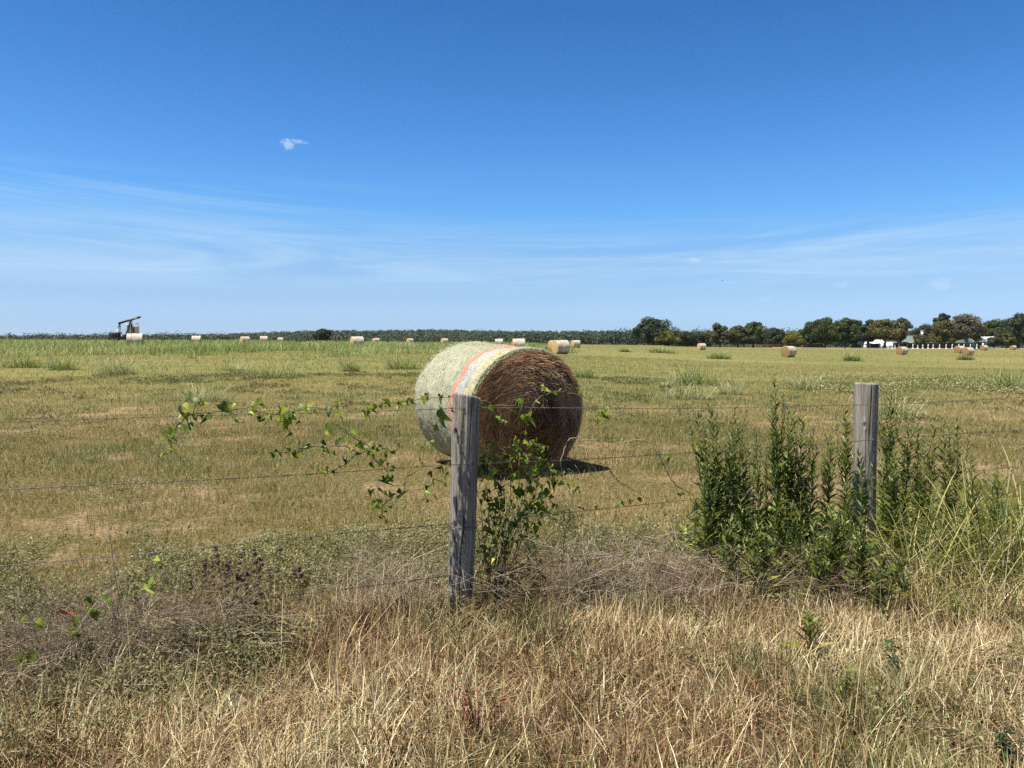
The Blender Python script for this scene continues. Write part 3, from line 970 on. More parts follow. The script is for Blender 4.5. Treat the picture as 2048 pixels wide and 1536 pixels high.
def pump_jack():
    D = 200; s = 1 / F * D                                   # metres per photo pixel there
    p0 = on_ground(262, D)
    def q(cx, cy, dy=0.0):                                   # from pixels of the 4x crop with its corner at (0, 600)
        w = at(cx / 4, 600 + cy / 4, D)
        return Vector((w.x - p0.x, dy, w.z - p0.z))
    zb = 0.0
    t = thing('pump_jack', 'black oil pump jack with tilted walking beam on the crest', 'pump jack', p0)
    beam = MB(); a, b = q(948, 188), q(1121, 136)
    beam.beam(a, b, 0.30, 0.50, up=(0, 0, 1))
    beam.obj('walking_beam', black_paint, t)
    ep = MB(); d = (b - a).normalized(); c0 = a + d * (b - a).length * 0.70; u = Vector((-d.z, 0, d.x))
    ep.beam(c0 + Vector((0, -0.165, 0)) - u * 0.03, c0 + d * 1.05 + Vector((0, -0.165, 0)) - u * 0.03, 0.02, 0.12)
    bw = [o for o in t.children][0]
    ep.obj('name_plate', steel_grey, bw)
    post = MB()
    apex = q(1043, 172)
    for dy in (-0.7, 0.7):
        for cx, cy in ((998, 302), (1074, 302)):
            f = q(cx, cy, dy); f.z = min(f.z, 0.1)
            post.beam(apex + Vector((0, dy * 0.15, 0.2)), f, 0.16, 0.22, up=(0, 1, 0))
    post.obj('samson_post', black_paint, t)
    br = MB(); br.box((apex.x - 0.3, -0.35, apex.z + 0.05), (apex.x + 0.3, 0.35, apex.z + 0.40)); br.obj('saddle_bearing', black_paint, t)
    pit = MB(); eq = q(955, 205)
    pit.beam(a + d * 0.35 + Vector((0, 0, -0.1)), eq, 0.34, 0.30, up=(0, 1, 0))
    for dy in (-0.35, 0.35):
        pit.beam(eq + Vector((0, dy, -0.2)), q(960, 272) + Vector((0, dy, 0)), 0.13, 0.16, up=(0, 1, 0))
    pit.box((eq.x - 0.2, -0.45, eq.z - 0.35), (eq.x + 0.2, 0.45, eq.z - 0.1))
    pit.obj('pitman_arm', black_paint, t)
    cw = MB()
    c = q(948, 268)
    for dy in (-0.7, 0.55):
        M = Matrix.Translation(c) @ Matrix.Rotation(R(-12), 4, 'Y')
        poly = [(-1.6, -0.5), (-1.9, 0.0), (-1.5, 0.55), (-0.4, 0.35), (0.5, 0.25), (0.5, -0.25), (-0.4, -0.4)]
        cw.prism(poly, dy, dy + 0.18, M=M)
    cw.obj('counterweight', black_paint, t)
    eng = MB(); e0, e1 = q(880, 262), q(1000, 300)
    eng.box((e0.x, -0.5, 0.15), (e0.x + 1.9, 0.7, e0.z), None)
    eng.box((e0.x + 1.95, -0.45, 0.15), (q(1000, 0).x, 0.6, q(0, 276).z))
    eng.box((e0.x - 0.5, -0.9, 0.0), (q(1085, 0).x, 0.9, 0.16))
    eng.obj('gearbox', black_paint, t)
    rail = MB()
    top = [q(893, 262, -0.9), q(910, 241, -0.9), q(945, 238, -0.9), q(1000, 240, -0.9)]
    rail.tube(top, 0.05, 6)
    rail.tube([q(897, 268, -0.9), q(914, 250, -0.9), q(945, 247, -0.9), q(1000, 250, -0.9)], 0.04, 6)
    for cx in (910, 930, 955, 980, 1000):
        rail.tube([q(cx, 240, -0.9), q(cx, 300, -0.9)], 0.035, 5)
    rail.obj('guard_rail', steel_grey, t)
    hd = MB(); hd.tube([b - d * 0.15 + Vector((0, -0.18, 0)), b - d * 0.15 + Vector((0, 0.18, 0))], 0.28, 10); hd.obj('beam_end', black_paint, t)

    # the two tanks behind
    for (cx0, cx1, cy0, mat, lab, dd) in ((1016, 1062, 196, white_paint, 'white storage tank directly behind the legs of the pump jack', 4.0),
                                          (1062, 1111, 211, pink_steel, 'faded pinkish steel tank with dark hatch behind the pump jack', 5.5)):
        DD = D + dd
        l = at(cx0 / 4, 600 + cy0 / 4, DD); r_ = at(cx1 / 4, 600 + cy0 / 4, DD)
        rad = (r_.x - l.x) / 2; cxw = (l.x + r_.x) / 2; g = float(T(cxw, DD))
        tk = thing('storage_tank', lab, 'tank', (cxw, DD, g), 0, 'tanks by the oil well')
        H = l.z - g
        m2 = MB(); m2.tube([(0, 0, 0), (0, 0, 0.02), (0, 0, H - 0.15), (0, 0, H - 0.14), (0, 0, H), (0, 0, H + 0.12)], [rad, rad, rad, rad * 1.02, rad * 1.02, 0.15], 28)
        m2.obj('shell', mat, tk)
        m3 = MB()
        ring = [(math.cos(a) * rad, math.sin(a) * rad, H + 0.75) for a in np.linspace(0, 6.283, 20)]
        m3.tube(ring, 0.035, 5, cap=False)
        m3.tube([(x, y, z - 0.4) for x, y, z in ring], 0.025, 5, cap=False)
        for x, y, z in ring[::3]:
            m3.tube([(x, y, H - 0.05), (x, y, z)], 0.03, 5)
        m3.obj('guard_rail', steel_grey, tk)
        m4 = MB()
        if mat is pink_steel:
            m4.box((-rad * 0.75, -rad * 1.04, 0.4), (-rad * 0.05, -rad * 0.55, H - 0.45)); m4.obj('hatch', dark_trim, tk)
            m5 = MB(); m5.tube([(0.2, 0, H), (0.2, 0, H + 0.6), (0.5, 0, H + 0.9), (0.75, 0, H + 1.0), (0.82, 0, H + 1.5)], 0.05, 6); m5.obj('vent_pipe', steel_grey, tk)
        else:
            for sx in (-0.25, 0.25):
                m4.tube([(-rad * 0.9 + sx, -rad * 0.9, 0), (-rad * 0.9 + sx, -rad * 0.9, H + 0.7)], 0.035, 5)
            for z in np.arange(0.3, H, 0.35):
                m4.tube([(-rad * 0.9 - .25, -rad * 0.9, z), (-rad * 0.9 + .25, -rad * 0.9, z)], 0.025, 5)
            m4.obj('ladder', steel_grey, tk)


pump_jack()

DH = 300.0
MPP = DH / F


def hx(cx):                       # crop pixel (4x, corner 1536,600) -> metres
    return ((1536 + cx / 4) - 1024) * MPP


def hz(cy):
    return EYE + (680 - (600 + cy / 4)) * MPP


def ranch_house():
    g = float(T(hx(1300), DH)); X0 = hx(1300)
    t = thing('ranch_house', 'long white ranch house with green metal roof and a row of porch posts', 'house', (X0, DH, g))
    x = lambda c: hx(c) - X0
    z = lambda c: hz(c) - g
    eave = z(342); top = z(306)
    def gable(name, x0, x1, y0, y1, e, r, mat, over=0.5, hip=0.0):
        m = MB(); ym = (y0 + y1) / 2
        a = [(x0 - over, y0 - over, e), (x1 + over, y0 - over, e), (x1 + over, y1 + over, e), (x0 - over, y1 + over, e), (x0 - over + hip, ym, r), (x1 + over - hip, ym, r)]
        b = [(p[0], p[1], p[2] - 0.14) for p in a[:4]]
        m.add(a + b, [(0, 1, 5, 4), (2, 3, 4, 5), (6, 7, 1, 0), (7, 8, 2, 1), (8, 9, 3, 2), (9, 6, 0, 3), (6, 9, 8, 7)], [(1, 2, 5), (3, 0, 4)])
        return m.obj(name, mat, t)
    m = MB(); m.box((x(1010), 2.4, -0.3), (x(1660), 11, eave - 0.05)); m.obj('porch_wall', tan_wall, t)
    m = MB(); m.box((x(925), 0.4, -0.3), (x(1012), 9, eave + 0.2)); m.obj('end_wall', white_paint, t)
    rf = gable('roof', x(1000), x(1660), 0.0, 11.5, eave, top, green_roof, 0.4, 3.0)
    rf2 = gable('upper_roof', x(1150), x(1330), 4.5, 12.5, top - 0.55, z(283), green_roof, 0.2, 2.5)
    m = MB(); m.box((x(1302), 7.2, top - 0.2), (x(1316), 8.0, z(243))); m.box((x(1299), 7.1, z(243)), (x(1319), 8.1, z(240)))
    m.obj('chimney', white_paint, rf2)
    m = MB(); m.box((x(1000), -0.6, -0.3), (x(1720), 2.4, 0.12)); m.obj('porch_floor', tan_wall, t)
    for c in (958, 990, 1012, 1040, 1108, 1153, 1192, 1232, 1275, 1315, 1366, 1418, 1467, 1519, 1560, 1612, 1664, 1712):
        m = MB(); w = 0.17
        m.box((x(c) - w, -0.15 - w, -0.2), (x(c) + w, -0.15 + w, eave - 0.05)); m.box((x(c) - w - .12, -0.15 - w - .12, -0.2), (x(c) + w + .12, -0.15 + w + .12, 0.45))
        m.obj('porch_post', white_paint, t)
    for c in (1075, 1128, 1172, 1212, 1300, 1345, 1390, 1440, 1490, 1540, 1630):
        m = MB(); m.box((x(c) - 0.5, 2.36, 0.9), (x(c) + 0.5, 2.5, 2.0)); f = m.obj('window', white_paint, t)
        m = MB(); m.box((x(c) - 0.42, 2.33, 0.98), (x(c) + 0.42, 2.47, 1.92)); m.obj('pane', dark_glass, f)
    for c in (1253, 1585):
        m = MB(); m.box((x(c) - 0.5, 2.34, 0.1), (x(c) + 0.5, 2.5, 2.15)); m.obj('door', dark_trim, t)
    # the gabled white wing
    m = MB(); m.box((x(1742), 0.6, -0.3), (x(1868), 10, z(335))); m.obj('wing_wall', white_paint, t)
    m = MB(); m.prism([(x(1742), z(337)), (x(1868), z(337)), (x(1805), z(300))], 0.62, 9.9); m.obj('wing_gable', white_paint, t)
    m = MB()
    for sgn in (0, 1):
        a, b = ((x(1734), z(341)), (x(1805), z(294))) if sgn == 0 else ((x(1805), z(294)), (x(1876), z(341)))
        m.add([(a[0], 0.1, a[1]), (b[0], 0.1, b[1]), (b[0], 10.4, b[1]), (a[0], 10.4, a[1]), (a[0], 0.1, a[1] + .12), (b[0], 0.1, b[1] + .12), (b[0], 10.4, b[1] + .12), (a[0], 10.4, a[1] + .12)],
              [(0, 1, 2, 3), (4, 7, 6, 5), (0, 4, 5, 1), (2, 6, 7, 3), (0, 3, 7, 4), (1, 5, 6, 2)])
    m.obj('wing_roof', white_roof, t)
    gable('wing_porch_roof', x(1648), x(1775), 0.2, 9.2, z(333), z(294), green_roof, 0.3, 1.5)
    for c in (1764, 1800, 1836):
        m = MB(); m.box((x(c) - 0.65, 0.55, 0.75), (x(c) + 0.65, 0.7, 2.1)); f = m.obj('window', white_paint, t)
        m = MB(); m.box((x(c) - 0.55, 0.52, 0.85), (x(c) + 0.55, 0.68, 2.0)); m.obj('pane', dark_glass, f)


ranch_house()


def carport():
    X0 = hx(880); DD = DH + 3; g = float(T(X0, DD))
    t = thing('carport', 'white metal carport with low gable roof beside the ranch house', 'carport', (X0, DD, g))
    x = lambda c: hx(c) - X0
    z = lambda c: hz(c) - g
    m = MB(); m.box((x(822), 7.0, -0.2), (x(925), 7.3, z(340))); m.obj('back_wall', white_paint, t)
    m = MB(); m.box((x(808), 0.2, -0.2), (x(842), 7.0, z(352))); m.obj('side_room', white_paint, t)
    m = MB(); m.box((x(823), 0.15, 0.0), (x(831), 0.25, 1.9)); m.obj('door', steel_grey, t)
    m = MB()
    a = [(x(806), -0.4, z(350)), (x(1012), -0.4, z(341)), (x(1012), 7.8, z(341)), (x(806), 7.8, z(350)), (x(845), 3.5, z(317)), (x(1012), 3.5, z(317))]
    b = [(p[0], p[1], p[2] - 0.15) for p in a[:4]]
    m.add(a + b, [(0, 1, 5, 4), (2, 3, 4, 5), (6, 7, 1, 0), (7, 8, 2, 1), (8, 9, 3, 2), (9, 6, 0, 3), (6, 9, 8, 7)], [(1, 2, 5), (3, 0, 4)])
    m.obj('roof', white_roof, t)
    for c in (846, 922):
        m = MB(); m.box((x(c) - 0.1, 0.1, -0.2), (x(c) + 0.1, 0.3, z(347))); m.obj('corner_post', white_paint, t)
    # dark pickup parked under the roof
    PX = hx(884); g2 = float(T(PX, DD + 3.2))
    k = thing('pickup_truck', 'dark pickup truck parked under the white carport', 'truck', (PX, DD + 2.2, g2))
    body = MB()
    body.prism([(-2.1, 0.45), (2.05, 0.45), (2.1, 0.95), (2.0, 1.08), (0.95, 1.12), (0.45, 1.72), (-0.75, 1.75), (-0.95, 1.12), (-2.1, 1.12)], -0.85, 0.85)
    body.obj('body', black_paint, k)
    for wx in (-1.3, 1.35):
        for wy in (-0.82, 0.62):
            m = MB(); m.tube([(wx, wy, 0.36), (wx, wy + 0.2, 0.36)], 0.36, 16); w = m.obj('wheel', dark_trim, k)
            m = MB(); m.tube([(wx, wy - 0.01, 0.36), (wx, wy + 0.21, 0.36)], 0.2, 12); m.obj('rim', steel_grey, w)
    m = MB(); m.prism([(0.80, 1.14), (0.40, 1.66), (-0.68, 1.68), (-0.80, 1.14)], -0.862, 0.862); m.obj('side_window', dark_glass, k)
    for wy in (-0.7, 0.5):
        m = MB(); m.box((2.04, wy, 0.78), (2.12, wy + 0.25, 0.95)); m.obj('headlight', white_paint, k)


carport()


def plank_fence(c0, c1, D, H, label, rails=False):
    xa, xb = hx(c0) * D / DH, hx(c1) * D / DH
    zg = float(T((xa + xb) / 2, D))
    t = thing('rail_fence' if rails else 'plank_fence', label, 'fence', ((xa + xb) / 2, D, zg))
    L = xb - xa
    n = max(2, int(L / 2.6))
    for i in range(n + 1):
        px = -L / 2 + L * i / n
        m = MB(); m.box((px - 0.07, 0.04, -0.3), (px + 0.07, 0.18, H + 0.08)); m.obj('post', brown_rail if rails else cedar, t)
    m = MB()
    if rails:
        for h in (0.35, 0.8, 1.25):
            m.box((-L / 2, -0.03, h - 0.07), (L / 2, 0.03, h + 0.07))
        m.obj('rails', brown_rail, t)
    else:
        p = -L / 2
        while p < L / 2 - 0.1:
            m.box((p, -0.02, 0.0), (p + 0.135, 0.02, H * rng.uniform(0.97, 1.02))); p += 0.145
        m.obj('planks', cedar, t)


plank_fence(268, 450, 308, 1.75, 'orange-brown cedar plank fence behind the trunks of the dark green grove')
plank_fence(662, 785, 308, 1.75, 'orange-brown cedar plank fence next to the white carport')
plank_fence(-180, 128, 312, 1.4, 'low brown rail fence at the field edge behind the lone bale', rails=True)

# the pale gravel drive along the far side of the field
mb = MB()
xs = np.linspace(hx(-60), hx(-60) + 190, 70)
yc = 288 - np.clip((xs - hx(1000)) * 0.05, 0, 20)
rows = []
for k, o in enumerate((-2.4, -0.8, 0.8, 2.4)):
    rows.append(np.stack([xs, yc + o, T(xs, yc + o) + 0.16 + (0.10 if k in (1, 2) else 0)], 1))
n = len(xs)
mb.add(np.concatenate(rows), [(r * n + i, r * n + i + 1, (r + 1) * n + i + 1, (r + 1) * n + i) for r in range(3) for i in range(n - 1)])
rd = mb.obj('gravel_road', plain_mat('gravel', (0.46, 0.38, 0.28), rough=0.95, var=0.2, scale=1.5))
tag(rd, kind='structure')

# a bird far off in the sky
bp = at(1445, 562, 120)
mb = MB()
mb.tube([(-0.16, 0, 0), (-0.08, 0, 0.01), (0.04, 0, 0.012), (0.13, 0, 0.0), (0.22, 0, 0.0)], [0.01, 0.045, 0.055, 0.03, 0.008], 8)
for sgn in (-1, 1):
    mb.add([(0.05, 0.03 * sgn, 0.02), (0.03, 0.25 * sgn, 0.12), (-0.05, 0.48 * sgn, 0.06), (-0.08, 0.26 * sgn, 0.10), (-0.06, 0.03 * sgn, 0.02)], [(0, 1, 3, 4)], [(1, 2, 3)])
bd = mb.obj('bird', black_paint); bd.location = bp; bd.rotation_euler = (0, 0, 0.8)
tag(bd, 'tiny dark bird gliding in the pale sky', 'bird')

# ------------------------------------------------------------------ trees
bark = plain_mat('bark', (0.10, 0.082, 0.065), rough=0.95, var=0.3, scale=4)
pale_bark = plain_mat('pale_bark', (0.26, 0.235, 0.21), rough=0.95, var=0.2, scale=4)
CROWNS = {
    'oak': veg_mat('oak_leaves', [(0, (0.020, 0.029, 0.013)), (0.5, (0.045, 0.060, 0.024)), (1, (0.085, 0.105, 0.040))], transl=0.15),
    'green': veg_mat('green_leaves', [(0, (0.032, 0.048, 0.014)), (0.5, (0.075, 0.100, 0.028)), (1, (0.135, 0.160, 0.050))], transl=0.2),
    'olive': veg_mat('olive_leaves', [(0, (0.050, 0.052, 0.020)), (0.5, (0.100, 0.098, 0.038)), (1, (0.17, 0.155, 0.065))], transl=0.2),
    'yellow': veg_mat('yellowing_leaves', [(0, (0.070, 0.075, 0.012)), (0.5, (0.155, 0.150, 0.022)), (1, (0.27, 0.23, 0.04))], transl=0.2),
    'rust': veg_mat('rusty_leaves', [(0, (0.055, 0.060, 0.020)), (0.55, (0.115, 0.110, 0.032)), (0.88, (0.18, 0.145, 0.04)), (1, (0.24, 0.15, 0.04))], transl=0.2),
    'brown': veg_mat('drying_leaves', [(0, (0.060, 0.050, 0.033)), (0.5, (0.125, 0.105, 0.068)), (1, (0.22, 0.19, 0.13))], transl=0.15),
}


def tree(px, wpx, top, D, kind, label, crown_base=0.28, dens=1.0, bare=0.0, name='tree', trunk=True, base_sink=0.0, squash=1.0, group='trees beyond the field'):
    p = on_ground(px, D)
    H = EYE + (680 - top) * D / F - p.z
    Wd = wpx * 1.16 * D / F / 2
    t = thing(name, label, 'tree', p, rng.uniform(0, 6.28), group)
    # trunk and limbs
    tm = MB(); r0 = 0.028 * H + 0.06
    hb = crown_base * H
    kx, ky = rng.normal(0, 0.05 * H, 2)
    def trunk_at(f):
        return Vector((kx * f * f, ky * f * f, f * H))
    tm.tube([trunk_at(f) for f in (-0.03, 0.0, 0.12, 0.3, 0.5, 0.7, 0.9)], [r0 * 1.4, r0 * 1.25, r0, r0 * 0.8, r0 * 0.55, r0 * 0.32, r0 * 0.1], 7)
    lobes = []
    nl = max(13, int(24 * (Wd / 3.5) ** 0.5 * dens ** 0.3))
    ch = H - hb
    for i in range(nl):
        a = 2.4 * i + rng.uniform(-0.5, 0.5)
        f = (i + 0.5) / nl
        hh = hb + ch * (0.10 + 0.76 * f + rng.uniform(-0.07, 0.07))
        prof = math.sin(math.pi * min(1, 0.16 + 0.80 * f)) ** 0.7
        rr = Wd * prof * rng.uniform(0.30, 0.92)
        c = Vector((kx * (hh / H) ** 2 + math.cos(a) * rr, ky * (hh / H) ** 2 + math.sin(a) * rr, hh))
        lr = Wd * rng.uniform(0.14, 0.44) * (0.75 + 0.35 * prof)
        lobes.append((c, lr, min(lr * rng.uniform(0.6, 0.85), ch * 0.22)))
        f0 = max(0.1, min(0.75, (hh / H) - 0.22))
        s = trunk_at(f0)
        mid = s.lerp(c, 0.5) + Vector((0, 0, 0.06 * H))
        tm.tube([s, mid, c], [r0 * 0.4, r0 * 0.24, r0 * 0.08], 5, cap=False)
    lobes.append((Vector((kx * .8, ky * .8, H - ch * 0.10)), Wd * 0.26, ch * 0.10))
    for _ in range(3):
        a = rng.uniform(0, 6.28); lobes.append((Vector((kx * .8 + math.cos(a) * Wd * 0.4, ky * .8 + math.sin(a) * Wd * 0.4, H - ch * rng.uniform(0.10, 0.24))), Wd * rng.uniform(0.12, 0.24), ch * 0.09))
    if bare > 0:
        for i in range(int(26 * bare)):
            c, lr, lz = lobes[rng.integers(0, len(lobes))]
            e = c + Vector((rng.normal(0, 1), rng.normal(0, 1), abs(rng.normal(0.9, 0.5)))).normalized() * lr * rng.uniform(0.9, 1.7)
            tm.tube([c - Vector((0, 0, lz)), c.lerp(e, 0.6), e], [0.05, 0.035, 0.012], 4, cap=False)
            for _ in range(3):
                q = c.lerp(e, rng.uniform(0.4, 0.9))
                tm.tube([q, q + Vector((rng.normal(0, .4), rng.normal(0, .4), rng.uniform(0.1, .8))) * lr * 0.5], [0.025, 0.01], 3, cap=False)
    if trunk:
        tm.obj('trunk', pale_bark if bare > 0.5 else bark, t)
    cm = MB()
    for (c, lr, lz) in lobes:
        n = int(min(420, 62 * (lr ** 2) * 4 * dens) * (1 - 0.55 * bare)) + 14
        v = rng.normal(size=(n, 3)); v /= np.linalg.norm(v, axis=1, keepdims=True)
        q = rng.uniform(0.25, 1, n) ** 0.5
        bump = 0.78 + 0.44 * fbm(v[:, 0] * 2.3 + c.x, v[:, 2] * 2.3 + v[:, 1] * 2 + c.z, 6)
        P = np.array(c) + v * (q * bump)[:, None] * np.array([lr, lr, lz])
        N = v + rng.normal(0, 0.6, (n, 3)) + np.array([0, 0, 0.35])
        lt = rng.uniform(0, 1)
        tn = np.stack([np.clip(0.25 + 0.5 * lt * 0.6 + rng.normal(0, 0.18, n), 0, 1), 0 * q, rng.uniform(0, 1, n)], 1)
        cm.cards(P, N, rng.uniform(0.10, 0.24, n) * (1.0 + 0.04 * H), tn)
    cm.obj('crown', CROWNS[kind], t)
    return t


tree(646, 34, 657, 260, 'oak', 'dark round tree alone on the crest before the wooded ridge', 0.02, 0.8, squash=1.0, name='oak_tree')
tree(1306, 74, 637, 300, 'oak', 'big dark oak with knobbly crown standing out over the treeline', 0.10, 1.3, name='oak_tree')
tree(1333, 46, 661, 296, 'yellow', 'low yellow-green tree in front of the big dark oak', 0.10, name='pecan_tree')
tree(1371, 50, 664, 312, 'oak', 'dark low tree just right of the big oak and its yellow-green neighbour', 0.08, name='oak_tree')
tree(1404, 40, 667, 318, 'oak', 'dark low tree above the small golden-ended bale', 0.06, name='oak_tree')
tree(1440, 44, 649, 300, 'olive', 'olive tree with bare brown side, first of the olive grove', 0.16, 0.9, 0.3, name='pecan_tree')
tree(1476, 44, 651, 298, 'olive', 'olive-green tree in the middle of the olive grove', 0.16, 1.0, 0.1, name='pecan_tree')
tree(1506, 46, 643, 300, 'green', 'tallest green tree of the olive grove, with a few bare twigs', 0.12, 1.1, 0.15, name='pecan_tree')
tree(1552, 44, 656, 330, 'oak', 'dark tree behind the brown rail fence between the two groves', 0.08, name='oak_tree')
tree(1585, 42, 664, 294, 'yellow', 'small yellowing tree above the lone brown-ended bale', 0.16, name='pecan_tree')
tree(1622, 46, 645, 306, 'green', 'green tree at the near end of the tall dark grove, behind the small yellowing tree', 0.20, name='pecan_tree')
tree(1650, 58, 636, 300, 'green', 'broad green tree, tallest of the dark grove by the cedar fence', 0.22, 1.2, name='pecan_tree')
tree(1690, 50, 635, 302, 'green', 'green tree with feathery top between the broad green tree and the dark oaks', 0.20, 1.1, name='pecan_tree')
tree(1712, 36, 640, 308, 'oak', 'narrow dark tree in the gap of the grove over the cedar fence', 0.20, name='oak_tree')
tree(1736, 40, 639, 298, 'oak', 'dark oak with forked trunk at the corner of the carport', 0.22, 1.1, name='oak_tree')
tree(1770, 62, 639, 292, 'rust', 'rust-tinged spreading tree over the carport roof', 0.32, 0.95, 0.1, name='elm_tree')
tree(1800, 40, 635, 296, 'olive', 'thin airy tree with open top between the rust-tinged tree and the porch', 0.26, 0.6, 0.6, name='elm_tree')
tree(1845, 66, 651, 345, 'oak', 'dark rounded tree far behind the green house roof', 0.10, name='oak_tree')
tree(1842, 30, 669, 288, 'olive', 'small thin sapling in front of the porch posts', 0.30, 0.5, 0.2, name='elm_tree')
tree(1884, 38, 626, 312, 'oak', 'tall dark tree rising highest behind the orange-tinged tree', 0.45, name='oak_tree')
tree(1888, 62, 641, 290, 'rust', 'orange-tinged tree shading the middle of the porch', 0.22, 1.0, 0.25, name='elm_tree')
tree(1933, 70, 629, 288, 'brown', 'half-bare grey-brown tree with twiggy top in front of the house', 0.26, 0.9, 0.9, name='elm_tree')
tree(1990, 66, 640, 325, 'green', 'broad green tree behind the white gabled wing', 0.12, 1.1, name='pecan_tree')
tree(1988, 28, 674, 289, 'oak', 'small dark bushy tree right in front of the white gabled wing', 0.20, name='oak_tree')
tree(2013, 32, 664, 292, 'rust', 'small orange tree beside the white gabled wing', 0.25, name='elm_tree')
tree(2036, 62, 627, 298, 'oak', 'tall dark tree with pale trunk at the end of the road', 0.24, 1.2, 0.2, name='oak_tree')
tree(2075, 80, 632, 305, 'oak', 'tall dark tree cut off by the edge of the picture', 0.2, 1.0, name='oak_tree')

# the wooded hills and the far treeline: one mass
forest_mat = veg_mat('forest_canopy', [(0, (0.018, 0.028, 0.014)), (0.5, (0.040, 0.056, 0.022)), (1, (0.080, 0.098, 0.040))], transl=0.12)


def forest(name, X, Y, Hh, Wd, per, size, tone, label):
    mb = MB()
    n = len(X)
    Z = T(X, Y)
    cz = Hh * 0.55
    v = rng.normal(size=(n, per, 3)); v /= np.linalg.norm(v, axis=2, keepdims=True)
    q = rng.uniform(0.45, 1.0, (n, per, 1)) ** 0.5
    bump = 0.75 + 0.5 * rng.uniform(0, 1, (n, per, 1))
    P = np.stack([X, Y, Z + cz], 1)[:, None, :] + v * q * bump * np.stack([Wd, Wd, Hh * 0.5], 1)[:, None, :]
    N = v * 0.7 + rng.normal(0, 0.35, v.shape) + np.array([0, -0.15, 0.7])
    tt = np.clip(tone[:, None] + rng.normal(0, 0.07, (n, per)), 0, 1)
    tn = np.stack([tt, 0 * tt, rng.uniform(0, 1, tt.shape)], -1)
    sz = (size[:, None] * rng.uniform(0.6, 1.2, (n, per))).ravel()
    mb.cards(P.reshape(-1, 3), N.reshape(-1, 3), sz, tn.reshape(-1, 3))
    o = mb.obj(name, forest_mat)
    return tag(o, label, 'forest', kind='stuff')


n = 5200
Y = 620 + 1350 * rng.uniform(0, 1, n) ** 0.8
X = rng.uniform(-0.95, 1.05, n) * Y
forest('wooded_ridge', X, Y, rng.uniform(7, 11, n), rng.uniform(4, 7.5, n), 60, 0.0009 * Y + 0.35, np.clip(0.35 + 0.5 * (fbm(X / 90, Y / 120, 2) - 0.5) + rng.normal(0, 0.12, n), 0, 1), 'dark wooded ridge along the horizon')
# nearer edge of the wood
n = 820
r = np.concatenate([rng.uniform(-0.9, 0.0, 480), rng.uniform(-0.02, 0.95, n - 480)])
Y = np.where(r < -0.02, rng.uniform(420, 520, n), rng.uniform(380, 470, n))
X = r * Y
forest('far_treeline', X, Y, rng.uniform(5.0, 8.0, n) * np.interp(r, [-0.9, -0.4, -0.3, 0.05, 0.15, 0.95], [1.1, 1.2, 0.8, 1.0, 1.25, 1.35]), rng.uniform(3, 5.0, n), 90, np.full(n, 0.62), np.clip(rng.normal(0.3, 0.2, n), 0, 1), 'dark line of trees at the foot of the wooded ridge')

# ------------------------------------------------------------------ grasses
grass_mat = veg_mat('field_stubble', [(0.0, (0.46, 0.345, 0.185)), (0.25, (0.33, 0.25, 0.115)), (0.5, (0.225, 0.192, 0.072)), (0.75, (0.135, 0.152, 0.048)), (1.0, (0.075, 0.125, 0.032))], transl=0.3, rough=0.6)
straw_mat = veg_mat('dry_straw', [(0.0, (0.13, 0.060, 0.030)), (0.25, (0.32, 0.19, 0.095)), (0.5, (0.47, 0.36, 0.195)), (0.8, (0.65, 0.53, 0.31)), (1.0, (0.80, 0.70, 0.48))], transl=0.10, rough=0.5,
                     second=[(0.0, (0.05, 0.075, 0.02)), (0.5, (0.11, 0.13, 0.035)), (1.0, (0.22, 0.21, 0.07))])
lush_mat = veg_mat('green_grass', [(0.0, (0.080, 0.128, 0.032)), (0.4, (0.172, 0.225, 0.064)), (0.7, (0.28, 0.315, 0.12)), (1.0, (0.46, 0.44, 0.25))], transl=0.3, rough=0.5)
pale_mat = veg_mat('pale_grass', [(0.0, (0.12, 0.155, 0.065)), (0.4, (0.225, 0.25, 0.115)), (0.75, (0.40, 0.385, 0.22)), (1.0, (0.62, 0.55, 0.36))], transl=0.3, rough=0.5)
weed_mat = veg_mat('grey_green_weeds', [(0.0, (0.065, 0.072, 0.024)), (0.4, (0.145, 0.155, 0.060)), (0.75, (0.26, 0.26, 0.12)), (1.0, (0.42, 0.38, 0.21))], transl=0.2, rough=0.6,
                    second=[(0.0, (0.10, 0.055, 0.025)), (1.0, (0.27, 0.17, 0.08))])
twig_mat = veg_mat('dead_twigs', [(0.0, (0.10, 0.070, 0.045)), (0.5, (0.27, 0.205, 0.145)), (1.0, (0.55, 0.47, 0.36))], transl=0.0, rough=0.8)
vine_leaf_mat = veg_mat('greenbrier_leaf', [(0.0, (0.035, 0.070, 0.010)), (0.45, (0.130, 0.190, 0.025)), (0.8, (0.27, 0.34, 0.05)), (1.0, (0.44, 0.44, 0.09))], transl=0.48, rough=0.4, spec=0.3, vary=0.3,
                        second=[(0.0, (0.25, 0.08, 0.015)), (1.0, (0.42, 0.28, 0.03))])
vine_stem_mat = veg_mat('greenbrier_stem', [(0.0, (0.07, 0.05, 0.03)), (0.5, (0.16, 0.15, 0.06)), (1.0, (0.34, 0.38, 0.12))], transl=0.0, rough=0.5)
goldenrod_mat = veg_mat('goldenrod_leaf', [(0.0, (0.032, 0.058, 0.014)), (0.45, (0.120, 0.165, 0.036)), (0.8, (0.27, 0.32, 0.07)), (1.0, (0.48, 0.48, 0.14))], transl=0.33, rough=0.45,
                        second=[(0.0, (0.28, 0.27, 0.05)), (1.0, (0.52, 0.46, 0.16))])
dark_leaf_mat = veg_mat('dark_weed_leaf', [(0.0, (0.012, 0.030, 0.012)), (0.5, (0.028, 0.060, 0.022)), (1.0, (0.07, 0.115, 0.045))], transl=0.2, rough=0.45)
